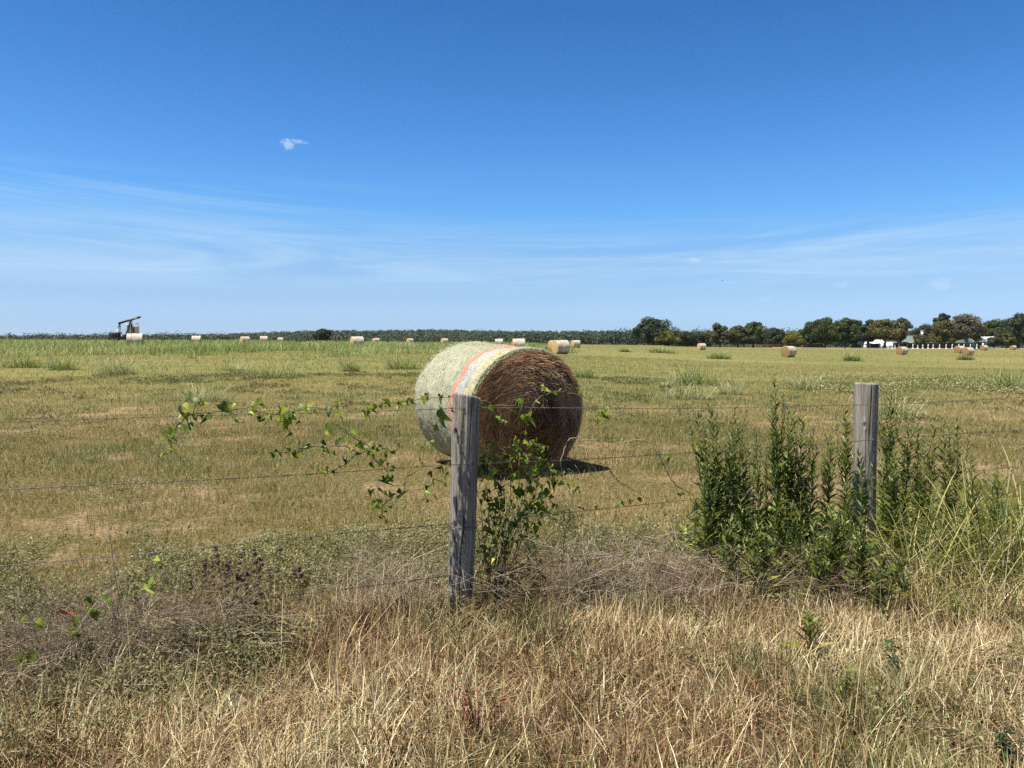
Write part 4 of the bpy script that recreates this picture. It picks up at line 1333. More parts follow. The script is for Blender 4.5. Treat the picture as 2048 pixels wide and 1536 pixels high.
weed_stem_mat = veg_mat('weed_stem', [(0.0, (0.07, 0.05, 0.03)), (0.5, (0.13, 0.13, 0.05)), (1.0, (0.30, 0.25, 0.13))], transl=0.0, rough=0.7)


def in_bale(x, y, grow=0.0):
    ax = (MAIN_B - MAIN_F).normalized(); mid = (MAIN_F + MAIN_B) / 2
    dx = x - mid.x; dy = y - mid.y
    u = dx * ax.x + dy * ax.y; v = dx * ax.y - dy * ax.x
    return (np.abs(u) < 0.78 + grow) & (np.abs(v) < 0.34 + grow)


def fan(n, d0, d1, half=R(41)):
    d = np.sqrt(rng.uniform(d0 * d0, d1 * d1, n)); a = rng.uniform(-half, half, n)
    return d * np.sin(a), d * np.cos(a)


def fence_off(x, y):
    """distance in front of the fence line (+ towards the camera) and position along it"""
    return (x - POST_A.x) * FN.x + (y - POST_A.y) * FN.y, (x - POST_A.x) * FU.x + (y - POST_A.y) * FU.y


def field_grass():
    mb = MB()
    for (d0, d1, n, l0, l1, w0, w1, segs) in ((4.2, 8, 120000, 0.04, 0.15, 0.0026, 0.0052, 2), (8, 15, 150000, 0.045, 0.15, 0.004, 0.008, 2),
                                              (15, 34, 150000, 0.05, 0.15, 0.007, 0.014, 2), (34, 80, 110000, 0.08, 0.20, 0.018, 0.035, 1), (80, 250, 70000, 0.10, 0.24, 0.04, 0.09, 1)):
        x, y = fan(n, d0, d1)
        off, s = fence_off(x, y)
        k1 = fbm(x / 0.9, y / 0.9, 31); k2 = fbm(x / 0.22, y / 0.22, 32)
        dens = 0.30 + 1.7 * (k1 - 0.38) + 1.5 * (k2 - 0.42)
        bare = sstep(0.50, 0.66, fbm(x / 1.3 + 7, y / 1.0, 33)) * sstep(16, 9, y)
        dens = dens + sstep(9, 20, y) * 0.4 - 0.45 * bare
        keep = (rng.uniform(0, 1, n) < np.clip(dens + 0.15, 0.04, 1)) & (off < 0.1) & ~in_bale(x, y, 0.03) & (y < 285)
        x, y = x[keep], y[keep]; m = len(x)
        g = fbm(x / 2.4, y / 3.5, 41); g2 = fbm(x / 14, y / 24, 42); g3 = fbm(x / 0.5, y / 0.5, 43)
        near_dry = sstep(17, 6, y)
        tone = 0.63 + 1.1 * (g - 0.5) + 0.7 * (g2 - 0.5) + 1.0 * (g3 - 0.5) - 0.05 * near_dry + rng.normal(0, 0.13, m)
        # greener land along the crest on the left and a lush strip on the right
        rr = x / np.maximum(y, 1)
        tone = tone + 0.35 * sstep(30, 48, y) * sstep(-0.02, -0.14, rr)
        strip = sstep(24, 27, y) * sstep(41, 34, y) * sstep(0.36, 0.44, rr)
        tone = tone + 0.38 * strip
        dry = rng.uniform(0, 1, m) < 0.14 + 0.16 * near_dry
        tone = np.where(dry, rng.uniform(0, 0.28, m), tone)
        L = rng.uniform(l0, l1, m) * (0.55 + 0.9 * g3) * (1 + 0.6 * strip); 
        tn = np.stack([np.clip(tone, 0, 1), 0 * tone, rng.uniform(0, 1, m)], 1)
        mb.blades(np.stack([x, y, T(x, y) - 0.01], 1), L, rng.uniform(w0, w1, m), rng.uniform(0, 6.28, m), rng.uniform(0.05, 0.9, m), rng.uniform(0, 0.8, m), tn, segs)
    tag(mb.obj('field_grass', grass_mat), 'mown hay field stubble, olive and tan', 'grass', kind='stuff')


field_grass()


def dry_verge():
    """the rank dry grass on the camera's side of the fence"""
    mb = MB()
    # clumped upright and leaning straw
    nc = 4600
    cx = rng.uniform(-3.9, 4.6, nc); cy = rng.uniform(1.55, 5.6, nc)
    off, s = fence_off(cx, cy)
    edge = -0.25 + 0.55 * (fbm(cx / 0.5, cy / 0.5, 51) - 0.5)
    weedy = fbm(cx / 0.55 + 3, cy / 0.4, 52)
    keep = (off > edge) & (np.abs(cx / cy) < 0.86)
    cx, cy = cx[keep], cy[keep]; nc = len(cx)
    per = 38
    P = np.repeat(np.stack([cx, cy], 1), per, 0) + rng.normal(0, 0.055, (nc * per, 2))
    x, y = P[:, 0], P[:, 1]; n = len(x)
    hh = np.repeat(rng.uniform(0.09, 0.235, nc) * (0.45 + 1.1 * fbm(cx / 0.45, cy / 0.45, 53)), per)
    ca = np.repeat(rng.uniform(0, 6.28, nc), per); cl = np.repeat(rng.uniform(0, 0.65, nc), per)
    ctone = np.repeat(np.clip(0.47 + 1.25 * (fbm(cx / 0.6, cy / 0.45, 54) - 0.5) + rng.normal(0, 0.16, nc), 0, 1), per)
    green = np.repeat(sstep(0.53, 0.66, fbm(cx / 0.7 + 11, cy / 0.5, 55)), per)
    L = hh * rng.uniform(0.45, 1.2, n)
    az = np.where(rng.uniform(0, 1, n) < 0.5, ca + rng.normal(0, 0.6, n), rng.uniform(0, 6.28, n))
    lean = np.abs(rng.normal(0.15, 0.42, n)) + 0.8 * cl
    tone = np.clip(ctone + rng.normal(0, 0.26, n), 0, 1)
    isg = rng.uniform(0, 1, n) < 0.10 + 0.75 * green
    tn = np.stack([tone, np.where(isg, rng.uniform(0.5, 1, n), rng.uniform(0, 0.15, n)), rng.uniform(0, 1, n)], 1)
    mb.blades(np.stack([x, y, T(x, y) - 0.01], 1), L, rng.uniform(0.0022, 0.0056, n), az, lean, rng.normal(0.3, 0.8, n), tn, 3)
    # matted straw lying on the ground
    n = 30000
    x = rng.uniform(-3.9, 4.6, n); y = rng.uniform(1.5, 5.6, n); off, s = fence_off(x, y)
    k = (off > -0.35) & (np.abs(x / y) < 0.86); x, y = x[k], y[k]; n = len(x)
    tn = np.stack([np.clip(rng.normal(0.36, 0.24, n), 0, 1), rng.uniform(0, 0.12, n), rng.uniform(0, 1, n)], 1)
    mb.blades(np.stack([x, y, T(x, y) + rng.uniform(0, 0.05, n)], 1), rng.uniform(0.05, 0.22, n), rng.uniform(0.002, 0.0048, n), rng.uniform(0, 6.28, n), rng.uniform(1.0, 1.6, n), rng.normal(0, 0.3, n), tn, 2, twist=1.5)
    # long pale seed stalks, leaning
    n = 700
    x = rng.uniform(-3.4, 4.2, n); y = rng.uniform(1.9, 5.4, n); off, s = fence_off(x, y)
    k = (off > -0.5) & (np.abs(x / y) < 0.8); x, y = x[k], y[k]; n = len(x)
    tn = np.stack([rng.uniform(0.55, 1, n), 0 * x, rng.uniform(0, 1, n)], 1)
    mb.blades(np.stack([x, y, T(x, y)], 1), rng.uniform(0.25, 0.52, n), rng.uniform(0.0014, 0.0028, n), rng.uniform(0, 6.28, n), np.abs(rng.normal(0.35, 0.35, n)), rng.normal(0.2, 0.3, n), tn, 4)
    tag(mb.obj('dry_grass', straw_mat), 'rank straw-coloured dry grass along the fence', 'grass', kind='stuff')


dry_verge()


def crest_grass():
    """tall green grass along the crest"""
    mb = MB()
    n = 4200
    y = 38 + 197 * rng.uniform(0, 1, n) ** 1.3; r = rng.uniform(-0.75, 0.08, n)
    x = r * y
    m = fbm(x / 9, y / 22, 61)
    edge = np.interp(r, [-0.75, -0.3, -0.1, 0.0, 0.08], [42, 52, 62, 80, 95])
    keep = (y > edge * (0.75 + 0.5 * m)) & (m > 0.36)
    x, y = x[keep], y[keep]; nc = len(x); per = 26
    px = np.repeat(x, per) + rng.normal(0, 0.5, nc * per); py = np.repeat(y, per) + rng.normal(0, 0.7, nc * per)
    n = len(px)
    tone = np.clip(np.repeat(0.52 + 0.8 * (fbm(x / 6, y / 12, 62) - 0.5) + rng.normal(0, 0.14, nc), per) + rng.normal(0, 0.16, n), 0, 1)
    tn = np.stack([tone, 0 * tone, rng.uniform(0, 1, n)], 1)
    L = np.repeat(rng.uniform(0.5, 1.15, nc), per) * rng.uniform(0.6, 1.2, n)
    mb.blades(np.stack([px, py, T(px, py) - 0.03], 1), L, 0.012 + 0.00042 * py, rng.uniform(0, 6.28, n), rng.uniform(0.05, 0.9, n), rng.uniform(0.2, 1.3, n), tn, 3)
    tag(mb.obj('tall_grass', lush_mat), 'tall green grass growing along the crest of the field', 'grass', kind='stuff')


crest_grass()

# clumps that stand alone in the field
CLUMPS = [  # px, base py, width px, height px, pale?, label
    (45, 735, 100, 34, 0, 'broad clump of green grass cut by the edge of the picture'),
    (124, 740, 64, 42, 0, 'dense dark green grass clump beside the broad one at the picture edge'),
    (232, 748, 96, 40, 1, 'sprawling clump of grass with bleached blades below the pump jack'),
    (402, 802, 116, 46, 1, 'pale spiky grass clump just above the top wire where the vine ends'),
    (470, 742, 70, 20, 1, 'thin pale tuft at the end of the long green clump'),
    (555, 756, 130, 32, 0, 'long low clump of green grass below the row of pale bales'),
    (700, 743, 44, 34, 0, 'small green grass tuft below the pink-striped bale'),
    (805, 738, 74, 32, 0, 'green grass clump touching the large bale on its shaded flank'),
    (872, 905, 64, 40, 0, 'dark green grass tuft growing against the foot of the large bale'),
    (1166, 756, 60, 28, 0, 'bright green tuft just right of the large bale'),
    (1392, 768, 110, 46, 0, 'green grass clump behind a paler wide clump in the open field'),
    (1378, 798, 112, 42, 1, 'wide pale green grass clump in front of a darker clump'),
    (1460, 790, 64, 32, 1, 'sparse straw-pale tuft right of the wide pale clump'),
    (1438, 718, 54, 16, 0, 'low green tuft far behind the two big grass clumps'),
    (1325, 706, 70, 12, 0, 'low flat green tuft below the big oak'),
    (1250, 704, 26, 9, 0, 'tiny green tuft left of the low flat one below the big oak'),
    (1615, 779, 84, 42, 1, 'arching grass clump above the tallest dark weeds'),
    (1705, 722, 38, 20, 0, 'small bright green tuft below the cedar fence'),
    (1931, 720, 34, 14, 0, 'small bright green tuft in front of the two overlapping bales'),
    (2022, 778, 92, 46, 0, 'large green grass clump at the picture edge behind the dry tangle'),
    (1796, 838, 90, 74, 1, 'tall straw-pale grass clump right behind the farther fence post'),
    (1330, 776, 30, 22, 1, 'lone bent straw-pale tuft left of the wide pale clump'),
]
for (px, py, wpx, hpx, pale, lab) in CLUMPS:
    p = ground_at(px, py)
    D = p.y; rad = wpx * D / F / 2; H = hpx * D / F
    n = int(min(800, 120 + 320 * rad))
    a = rng.uniform(0, 6.28, n); q = rng.uniform(0, 1, n) ** 0.6 * rad * rng.choice([0.55, 0.8, 1.0], n)
    x = q * np.cos(a); y = q * np.sin(a) * 0.8
    z = T(x + p.x, y + p.y) - p.z - 0.02
    tone = np.clip((0.35 if not pale else 0.45) + rng.normal(0, 0.22, n), 0, 1)
    tone = np.where(rng.uniform(0, 1, n) < 0.22, rng.uniform(0.75, 1, n), tone)
    mb = MB()
    mb.blades(np.stack([x, y, z], 1), H * rng.uniform(0.35, 1.45, n) * (0.7 + 0.6 * fbm(x * 2 + px, y * 2, 7)), 0.005 + 0.00040 * D + 0 * x, a + rng.normal(0, 1.1, n), rng.uniform(0.05, 0.9, n), rng.uniform(0.3, 1.9, n),
              np.stack([tone, 0 * tone, rng.uniform(0, 1, n)], 1), 4)
    o = mb.obj('grass_clump', pale_mat if pale else lush_mat)
    o.location = p
    tag(o, lab, 'grass clump', 'grass clumps standing in the mown field')


def leafy_carpet(name, x, y, h, per, lsize, tone, brown, label, mat=weed_mat, spread=0.09, far=False):
    """low broad-leaved weeds: short branched stems carrying many small leaves"""
    n = len(x); N = n * per
    z0 = T(x, y)
    f = rng.uniform(0.08, 1, N) ** 0.8
    a = rng.uniform(0, 6.28, N); q = rng.uniform(0.1, 1, N) ** 0.6 * np.repeat(spread * (0.6 + 0.8 * rng.uniform(0, 1, n)), per)
    hh = np.repeat(h, per)
    P = np.stack([np.repeat(x, per) + np.cos(a) * q, np.repeat(y, per) + np.sin(a) * q, np.repeat(z0, per) + f * hh * (1 - 0.35 * (q / spread) ** 2)], 1)
    D = np.stack([np.cos(a), np.sin(a), rng.uniform(-0.3, 0.9, N)], 1) + rng.normal(0, 0.5, (N, 3))
    U = np.stack([rng.normal(0, 0.5, N), rng.normal(0, 0.5, N), np.ones(N)], 1)
    tn = np.stack([np.clip(np.repeat(tone, per) + rng.normal(0, 0.2, N), 0, 1), (rng.uniform(0, 1, N) < np.repeat(brown, per)) * rng.uniform(0.5, 1, N), rng.uniform(0, 1, N)], 1)
    mb = MB()
    s = lsize * rng.uniform(0.6, 1.3, N) * np.repeat(np.clip(y / 10, 1, 2.2) if far else 1.0 + 0 * y, per)
    mb.leaves(P, D, U, s, s * 0.48, tn, fold=0.12, droop=0.15)
    m = 3
    a2 = rng.uniform(0, 6.28, n * m)
    mb.blades(np.repeat(np.stack([x, y, z0 - 0.01], 1), m, 0), np.repeat(h, m) * rng.uniform(0.7, 1.1, n * m), 0.0022 + 0 * a2, a2, rng.uniform(0.1, 0.6, n * m), rng.normal(0.2, 0.3, n * m),
              np.stack([rng.uniform(0, 0.5, n * m), rng.uniform(0.3, 1, n * m), rng.uniform(0, 1, n * m)], 1), 2)
    return tag(mb.obj(name, mat), label, 'weeds', kind='stuff')


n = 9500
x = rng.uniform(-4.4, 3.6, n); y = rng.uniform(2.3, 8.2, n)
off, s = fence_off(x, y)
m = fbm(x / 0.75, y / 0.75, 71)
zone = np.where(s < 0.1, sstep(-2.6, -1.2, off) * sstep(0.30 - 0.45 * np.clip(s + 0.6, -1.5, 0.6) + 0.25, -0.1 - 0.45 * np.clip(s + 0.6, -1.5, 0.6) + 0.1, off), sstep(-2.6, -1.4, off) * sstep(0.45, 0.0, off) * sstep(2.6, 1.6, s))
prob = zone * sstep(0.36, 0.52, m) + 0.12 * sstep(0.5, 0.65, m) * (off > 0.3)
k = (rng.uniform(0, 1, n) < prob) & ~in_bale(x, y, 0.1)
x, y = x[k], y[k]
leafy_carpet('ground_cover', x, y, rng.uniform(0.09, 0.22, len(x)), 44, 0.021, np.clip(0.45 + 0.6 * (fbm(x / 0.5, y / 0.5, 72) - 0.5), 0, 1), np.clip(0.12 + 0.5 * (fbm(x / 0.6, y / 0.6, 73) - 0.45), 0, 1),
             'mat of small grey-green leafy weeds along the fence')
# scattered weeds in the stubble
n = 7000
x, y = fan(n, 6.5, 34)
m = fbm(x / 1.6, y / 2.2, 75)
off, s = fence_off(x, y)
k = (rng.uniform(0, 1, n) < sstep(0.46, 0.62, m)) & (off < -1.0) & ~in_bale(x, y, 0.1)
x, y = x[k], y[k]
leafy_carpet('field_weeds', x, y, rng.uniform(0.03, 0.11, len(x)), 22, 0.030, np.clip(rng.normal(0.18, 0.14, len(x)), 0, 1), 0.03 + 0 * x, 'low dark weeds scattered through the stubble', weed_mat, 0.16, True)
# clover-like patch behind the second post
n = 800
y = rng.uniform(23.5, 40, n); r = rng.uniform(0.40, 0.72, n); x = r * y
m = fbm(x / 2.5, y / 2.5, 77)
k = (m > 0.42); x, y = x[k], y[k]
leafy_carpet('clover_patch', x, y, rng.uniform(0.10, 0.28, len(x)), 36, 0.075, np.clip(rng.normal(0.6, 0.16, len(x)), 0, 1), 0.02 + 0 * x, 'band of leafy green weeds in the field behind the farther post', weed_mat, 0.4)

# ------------------------------------------------------------------ goldenrod and other tall weeds by the second post
def goldenrod(base_px, base_D, top, lean_px, stems, spread, label, big=1.0, dark=False, low_yellow=0.25, group='tall leafy weeds round the farther post', name='goldenrod', side=0.35, extra=0):
    p = on_ground(base_px, base_D)
    H = (EYE + (680 - top) * base_D / F) - p.z
    lx = lean_px * base_D / F
    t = thing(name, label, 'weed', p, 0, group)
    sm = MB(); lm = MB()
    Pl, Dl, Ul, Ll, Wl, Tn = [], [], [], [], [], []
    def leaf(pos, d, u, L, W, tone, g):
        Pl.append(pos); Dl.append(d); Ul.append(u); Ll.append(L); Wl.append(W); Tn.append((tone, g, rng.uniform(0, 1)))
    for s in range(stems):
        a = rng.uniform(0, 6.28); fr = 1.0 if s == 0 else rng.uniform(0.72, 0.97)
        h = H * fr
        e = Vector((lx + math.cos(a) * spread * (s > 0), math.sin(a) * spread * 0.6 * (s > 0), h))
        b0 = Vector((rng.normal(0, 0.03), rng.normal(0, 0.03), -0.03))
        pts = [b0.lerp(e, f) + Vector((math.sin(f * 3 + s) * 0.012, math.cos(f * 4 + s) * 0.012, 0)) - Vector((lx, 0, 0)) * 0.25 * math.sin(f * math.pi) for f in np.linspace(0, 1, 9)]
        sm.tube(pts, [0.0042 * (1 - 0.75 * f) + 0.0006 for f in np.linspace(0, 1, 9)], 5, tint=(rng.uniform(0.2, 0.6), 0, 0.5))
        def P(f):
            i = min(int(f * 8), 7); return pts[i].lerp(pts[i + 1], f * 8 - i)
        n = int(68 * big * h / 1.0)
        for i in range(n):
            f = 0.06 + 0.94 * (i + rng.uniform(0, 1)) / n
            az = 2.399 * i + rng.normal(0, 0.3)
            up = 0.35 + 1.25 * f + rng.normal(0, 0.2)
            L = (0.105 * (1 - f) ** 0.8 + 0.044) * rng.uniform(0.7, 1.3)
            d = Vector((math.cos(az), math.sin(az), up)).normalized()
            yel = 1.0 if (f < 0.46 and rng.uniform(0, 1) < low_yellow) else 0.0
            tone = float(np.clip(rng.normal(0.42 + 0.25 * max(0, 0.35 - f), 0.24), 0, 1))
            if yel: L *= 1.25
            if f < 0.12 and rng.uniform(0, 1) < 0.5:
                continue
            leaf(P(f), d, (rng.normal(0, 0.4), rng.normal(0, 0.4), 1), L, L * 0.21, tone, yel * rng.uniform(0.4, 1))
        # upright side branches, each a narrow column of small leaves
        for i in range(int(4.8 * side / 0.35 * big)):
            f = rng.uniform(0.30, 0.72)
            az = rng.uniform(0, 6.28); q = P(f)
            sl = h * min(0.55, (rng.uniform(0.72, 0.97) - f)) if rng.uniform(0, 1) < 0.75 else h * rng.uniform(0.06, 0.12)
            sl = max(sl, 0.05)
            ou = rng.uniform(0.04, 0.12) * (0.6 + spread * 4)
            e2 = q + Vector((math.cos(az) * ou, math.sin(az) * ou, sl))
            bow = Vector((math.cos(az), math.sin(az), 0)) * ou * 0.35
            q2 = q.lerp(e2, 0.5) + bow
            sm.tube([q, q2, e2], [0.0018, 0.0013, 0.0005], 4, tint=(0.45, 0, .5))
            m = int(sl / 0.0105) + 4
            for j in range(m):
                g = (j + 0.5) / m; a2 = 2.4 * j + rng.normal(0, .4)
                pos = q.lerp(q2, g * 2) if g < 0.5 else q2.lerp(e2, g * 2 - 1)
                dd = Vector((math.cos(a2), math.sin(a2), rng.uniform(0.9, 2.2))).normalized()
                L = rng.uniform(0.026, 0.050) * (1.15 - 0.45 * g)
                leaf(pos, dd, (rng.normal(0, 0.6), rng.normal(0, 0.6), 1), L, L * 0.23, float(np.clip(rng.normal(0.40, 0.22), 0, 1)), 0.0)
    sm.obj('stem', weed_stem_mat, t)
    lm.leaves(np.array([tuple(q) for q in Pl]), np.array([tuple(q) for q in Dl]), np.array(Ul), np.array(Ll), np.array(Wl), np.array(Tn), fold=0.22, droop=0.12)
    lm.obj('foliage', dark_leaf_mat if dark else goldenrod_mat, t)
    return t


GR = [  # base px, D, top py, lean px, stems, spread, label, size, low yellow
    (1440, 5.05, 800, -22, 6, 0.15, 'bushy many-stemmed green weed with flat top, first one right of the bale', 1.0, 0.3),
    (1452, 5.15, 822, 16, 3, 0.07, 'slimmer green weed leaning right beside the bushy flat-topped one', 0.9, 0.2),
    (1556, 5.20, 750, -8, 2, 0.05, 'tallest dark green weed, its spire rising above the top wire', 1.15, 0.25),
    (1590, 5.30, 832, 18, 3, 0.12, 'wide bushy green weed just right of the tallest spire', 1.0, 0.2),
    (1520, 5.15, 870, -8, 3, 0.09, 'dense green weed filling the space under the tallest spire', 1.0, 0.25),
    (1662, 5.35, 868, -6, 2, 0.05, 'slim green weed on the near side of the farther post with narrow side shoots', 0.9, 0.2),
    (1694, 5.40, 812, -4, 2, 0.05, 'tall slim green weed almost touching the farther post, branched near its top', 1.0, 0.2),
    (1786, 5.75, 775, -4, 2, 0.06, 'tall yellow-tipped green weed directly behind the farther post', 1.05, 0.1),
    (1812, 5.8, 822, 6, 2, 0.06, 'medium green weed next to the yellow-tipped one behind the post', 0.9, 0.1),
    (1838, 5.8, 846, -2, 2, 0.06, 'bushy green weed between the post and the group of narrow spires', 0.9, 0.1),
    (1868, 5.6, 842, 2, 1, 0.03, 'narrow green spire, first of the group of four', 0.95, 0.1),
    (1888, 5.6, 846, 0, 1, 0.03, 'narrow green spire, second of the group of four', 0.95, 0.1),
    (1902, 5.6, 862, 0, 1, 0.03, 'shortest narrow green spire in the group of four', 0.9, 0.1),
    (1918, 5.6, 836, -2, 1, 0.03, 'narrow green spire, outermost of the group of four', 0.95, 0.1),
    (1858, 5.6, 888, -4, 1, 0.03, 'short narrow green weed at the foot of the group of spires', 0.9, 0.1),
    (1552, 4.75, 978, 4, 2, 0.04, 'short bright green weed in front of the dense dark ones', 1.1, 0.35),
    (1728, 4.75, 918, -4, 1, 0.03, 'slender green weed standing in front of the farther post', 1.0, 0.2),
    (1636, 4.45, 1050, -3, 2, 0.03, 'short dark green weed low in front, with yellow leaves at its base', 1.2, 0.3),
    (1732, 4.40, 1042, -5, 2, 0.03, 'dark green weed low in front, just before the farther post', 1.25, 0.2),
    (1770, 4.30, 1104, -3, 2, 0.03, 'low leafy green weed at the edge of the dry grass beneath the farther post', 1.2, 0.1),
    (1806, 4.30, 1108, 3, 2, 0.03, 'low leafy green weed with twin stems at the edge of the dry grass', 1.2, 0.1),
    (1482, 4.75, 1000, 2, 1, 0.03, 'yellowing young weed in front of the bushy flat-topped one', 0.8, 0.8),
    (1600, 4.7, 985, 6, 2, 0.05, 'yellow-leaved weed under the wide bushy one', 0.9, 0.7),
    (1690, 4.85, 965, 4, 2, 0.05, 'half-grown green weed at the foot of the farther post', 1.0, 0.3),
    (1618, 3.75, 1225, 3, 1, 0.02, 'single small green spire sticking up from the dry grass in front', 1.3, 0.2),
    (1488, 5.25, 856, -6, 3, 0.08, 'green weed filling the gap between the flat-topped one and the tallest spire', 1.0, 0.2),
    (1572, 5.35, 812, 6, 3, 0.08, 'tall green weed pressed against the tallest spire', 1.0, 0.15),
    (1622, 5.3, 880, 8, 3, 0.09, 'spreading green weed between the wide bushy one and the farther post', 1.0, 0.3),
    (1420, 4.85, 920, -6, 2, 0.06, 'half-tall green weed at the bale end of the weed row', 1.0, 0.5),
    (1460, 4.6, 1040, 4, 2, 0.05, 'low yellowing weed at the front of the row, bale side', 1.2, 0.7),
    (1520, 4.55, 1045, -4, 3, 0.06, 'low leafy weed with big pale leaves in front of the tallest spire', 1.3, 0.6),
    (1668, 4.6, 1010, -3, 3, 0.06, 'leafy weed beneath the slim pair at the farther post', 1.2, 0.4),
    (1790, 5.2, 900, 4, 3, 0.08, 'leafy weed leaning on the far side of the farther post', 1.1, 0.3),
    (1950, 5.3, 905, -6, 2, 0.07, 'weed half lost in the tangled grass beyond the four spires', 1.0, 0.3),
    (1995, 5.2, 930, 6, 2, 0.07, 'outermost green weed swallowed by the tangled grass', 1.0, 0.3),
]
for (bx, D, top, ln, st, sp, lab, big, ly) in GR:
    goldenrod(bx, D, top, ln, st, sp, lab, big, False, ly)


def broadleaf(px, D, top, n, spread, L, label, mat, name='broadleaf_weed', group=None, tone=0.4, second=0.0, trident=False):
    """small upright herb with wide leaves"""
    p = on_ground(px, D); H = EYE + (680 - top) * D / F - p.z
    t = thing(name, label, 'weed', p, 0, group)
    sm = MB(); Pl, Dl, Ul, Ll, Tn = [], [], [], [], []
    for s in range(n):
        a = rng.uniform(0, 6.28)
        e = Vector((math.cos(a) * spread * rng.uniform(.3, 1), math.sin(a) * spread * rng.uniform(.3, 1), H * (1 if s == 0 else rng.uniform(0.6, 0.98))))
        sm.tube([Vector((0, 0, -0.02)), e * 0.5 + Vector((0, 0, 0.04)), e], [0.003, 0.0022, 0.0008], 5, tint=(0.4, 0, 0.5))
        m = int(9 + H * 14)
        for j in range(m):
            f = 0.25 + 0.75 * (j + 1) / m; q = e * f
            az = 2.4 * j + a
            d = Vector((math.cos(az), math.sin(az), rng.uniform(-0.1, 0.7)))
            Pl.append(tuple(q)); Dl.append(tuple(d)); Ul.append((rng.normal(0, .3), rng.normal(0, .3), 1)); Ll.append(L * rng.uniform(0.6, 1.2) * (1.15 - 0.5 * f))
            Tn.append((np.clip(rng.normal(tone, 0.2), 0, 1), second * rng.uniform(0.5, 1), rng.uniform(0, 1)))
    sm.obj('stem', weed_stem_mat, t)
    lm = MB(); Ll = np.array(Ll)
    lm.leaves(Pl, Dl, Ul, Ll, Ll * 0.5, np.array(Tn), fold=0.15, droop=0.25)
    lm.obj('foliage', mat, t)
    return t


broadleaf(1512, 5.45, 818, 7, 0.26, 0.055, 'dark broad-leaved bush with three-part leaves behind the tallest spire', dark_leaf_mat, tone=0.45)
broadleaf(1612, 5.5, 848, 4, 0.14, 0.05, 'dark broad-leaved shoot at the top wire right of the tallest spire', dark_leaf_mat, tone=0.5)
broadleaf(1808, 3.45, 1292, 2, 0.03, 0.06, 'small dark green weed with round leaves in the dry grass in front', dark_leaf_mat, tone=0.6)
broadleaf(1707, 3.25, 1352, 3, 0.03, 0.045, 'small bright green sprout low in the dry grass in front', goldenrod_mat, tone=0.6)
broadleaf(1930, 4.1, 1165, 3, 0.06, 0.05, 'small green sprig at the foot of the tangled grass', goldenrod_mat, tone=0.4)
broadleaf(2046, 2.75, 1475, 4, 0.06, 0.05, 'dark green sprout in the corner of the dry grass', dark_leaf_mat, tone=0.5)
broadleaf(1080, 4.15, 1392, 2, 0.04, 0.03, 'tiny blue-green weed low in the dry grass', dark_leaf_mat, tone=0.7)
red_mat = veg_mat('red_leaves', [(0.0, (0.10, 0.025, 0.02)), (0.5, (0.24, 0.065, 0.045)), (1.0, (0.38, 0.16, 0.10))], transl=0.2)
broadleaf(955, 2.95, 1345, 9, 0.20, 0.028, 'sprawling red-leaved weed half buried in the dry grass in front', red_mat, tone=0.5)
broadleaf(790, 2.75, 1440, 4, 0.12, 0.022, 'dull red low weed near the picture bottom', red_mat, tone=0.3)


def reed_grass(px, D, n, L0, L1, W, tone, label, az0=None, dry=0.3, spread=0.12, lean=(0.1, 0.8), bend=(0.4, 1.6)):
    p = on_ground(px, D)
    mb = MB()
    a = rng.uniform(0, 6.28, n) if az0 is None else az0 + rng.normal(0, 0.9, n)
    x = rng.normal(0, spread, n); y = rng.normal(0, spread, n)
    z = T(x + p.x, y + p.y) - p.z - 0.02
    tt = np.clip(rng.normal(tone + 0.06, 0.2, n), 0, 1); tt = np.where(rng.uniform(0, 1, n) < dry, rng.uniform(0.85, 1, n), tt)
    mb.blades(np.stack([x, y, z], 1), rng.uniform(L0, L1, n) * 1.12, W * rng.uniform(0.5, 1.2, n), a, rng.uniform(*lean, n), rng.uniform(*bend, n), np.stack([tt, 0 * tt, rng.uniform(0, 1, n)], 1), 7)
    o = mb.obj('reed_grass', reed_mat); o.location = p
    return tag(o, label, 'grass clump', 'broad-bladed grass tangled along the fence')


reed_mat = veg_mat('broad_grass', [(0.0, (0.035, 0.050, 0.010)), (0.4, (0.095, 0.115, 0.025)), (0.7, (0.22, 0.235, 0.055)), (0.9, (0.42, 0.39, 0.15)), (1.0, (0.58, 0.46, 0.26))], transl=0.35, rough=0.4, spec=0.4)
reed_grass(1846, 4.75, 55, 0.45, 0.85, 0.010, 0.5, 'clump of arching yellow-green grass blades right of the farther post')
reed_grass(1905, 4.9, 80, 0.45, 0.80, 0.009, 0.4, 'tangled olive grass clump under the group of narrow spires')
reed_grass(1965, 4.9, 110, 0.5, 0.95, 0.009, 0.42, 'dense tangle of olive grass with straw-pale stalks below the lower wire')
reed_grass(2030, 4.8, 130, 0.5, 1.0, 0.009, 0.42, 'dense olive grass clump at the picture edge, leaning over the fence')
reed_grass(2075, 5.0, 120, 0.6, 1.1, 0.010, 0.40, 'tall olive grass cut off by the picture edge')
reed_grass(1880, 4.2, 50, 0.3, 0.7, 0.006, 0.65, 'thin straw-pale grass stalks leaning across the dark weeds', dry=0.6)
reed_grass(1985, 4.3, 90, 0.35, 0.75, 0.006, 0.6, 'bleached grass stalks bent over the front of the tangle', dry=0.5)
reed_grass(1770, 5.1, 60, 0.4, 0.8, 0.008, 0.5, 'pale arching grass blades at the base of the farther post', dry=0.35)

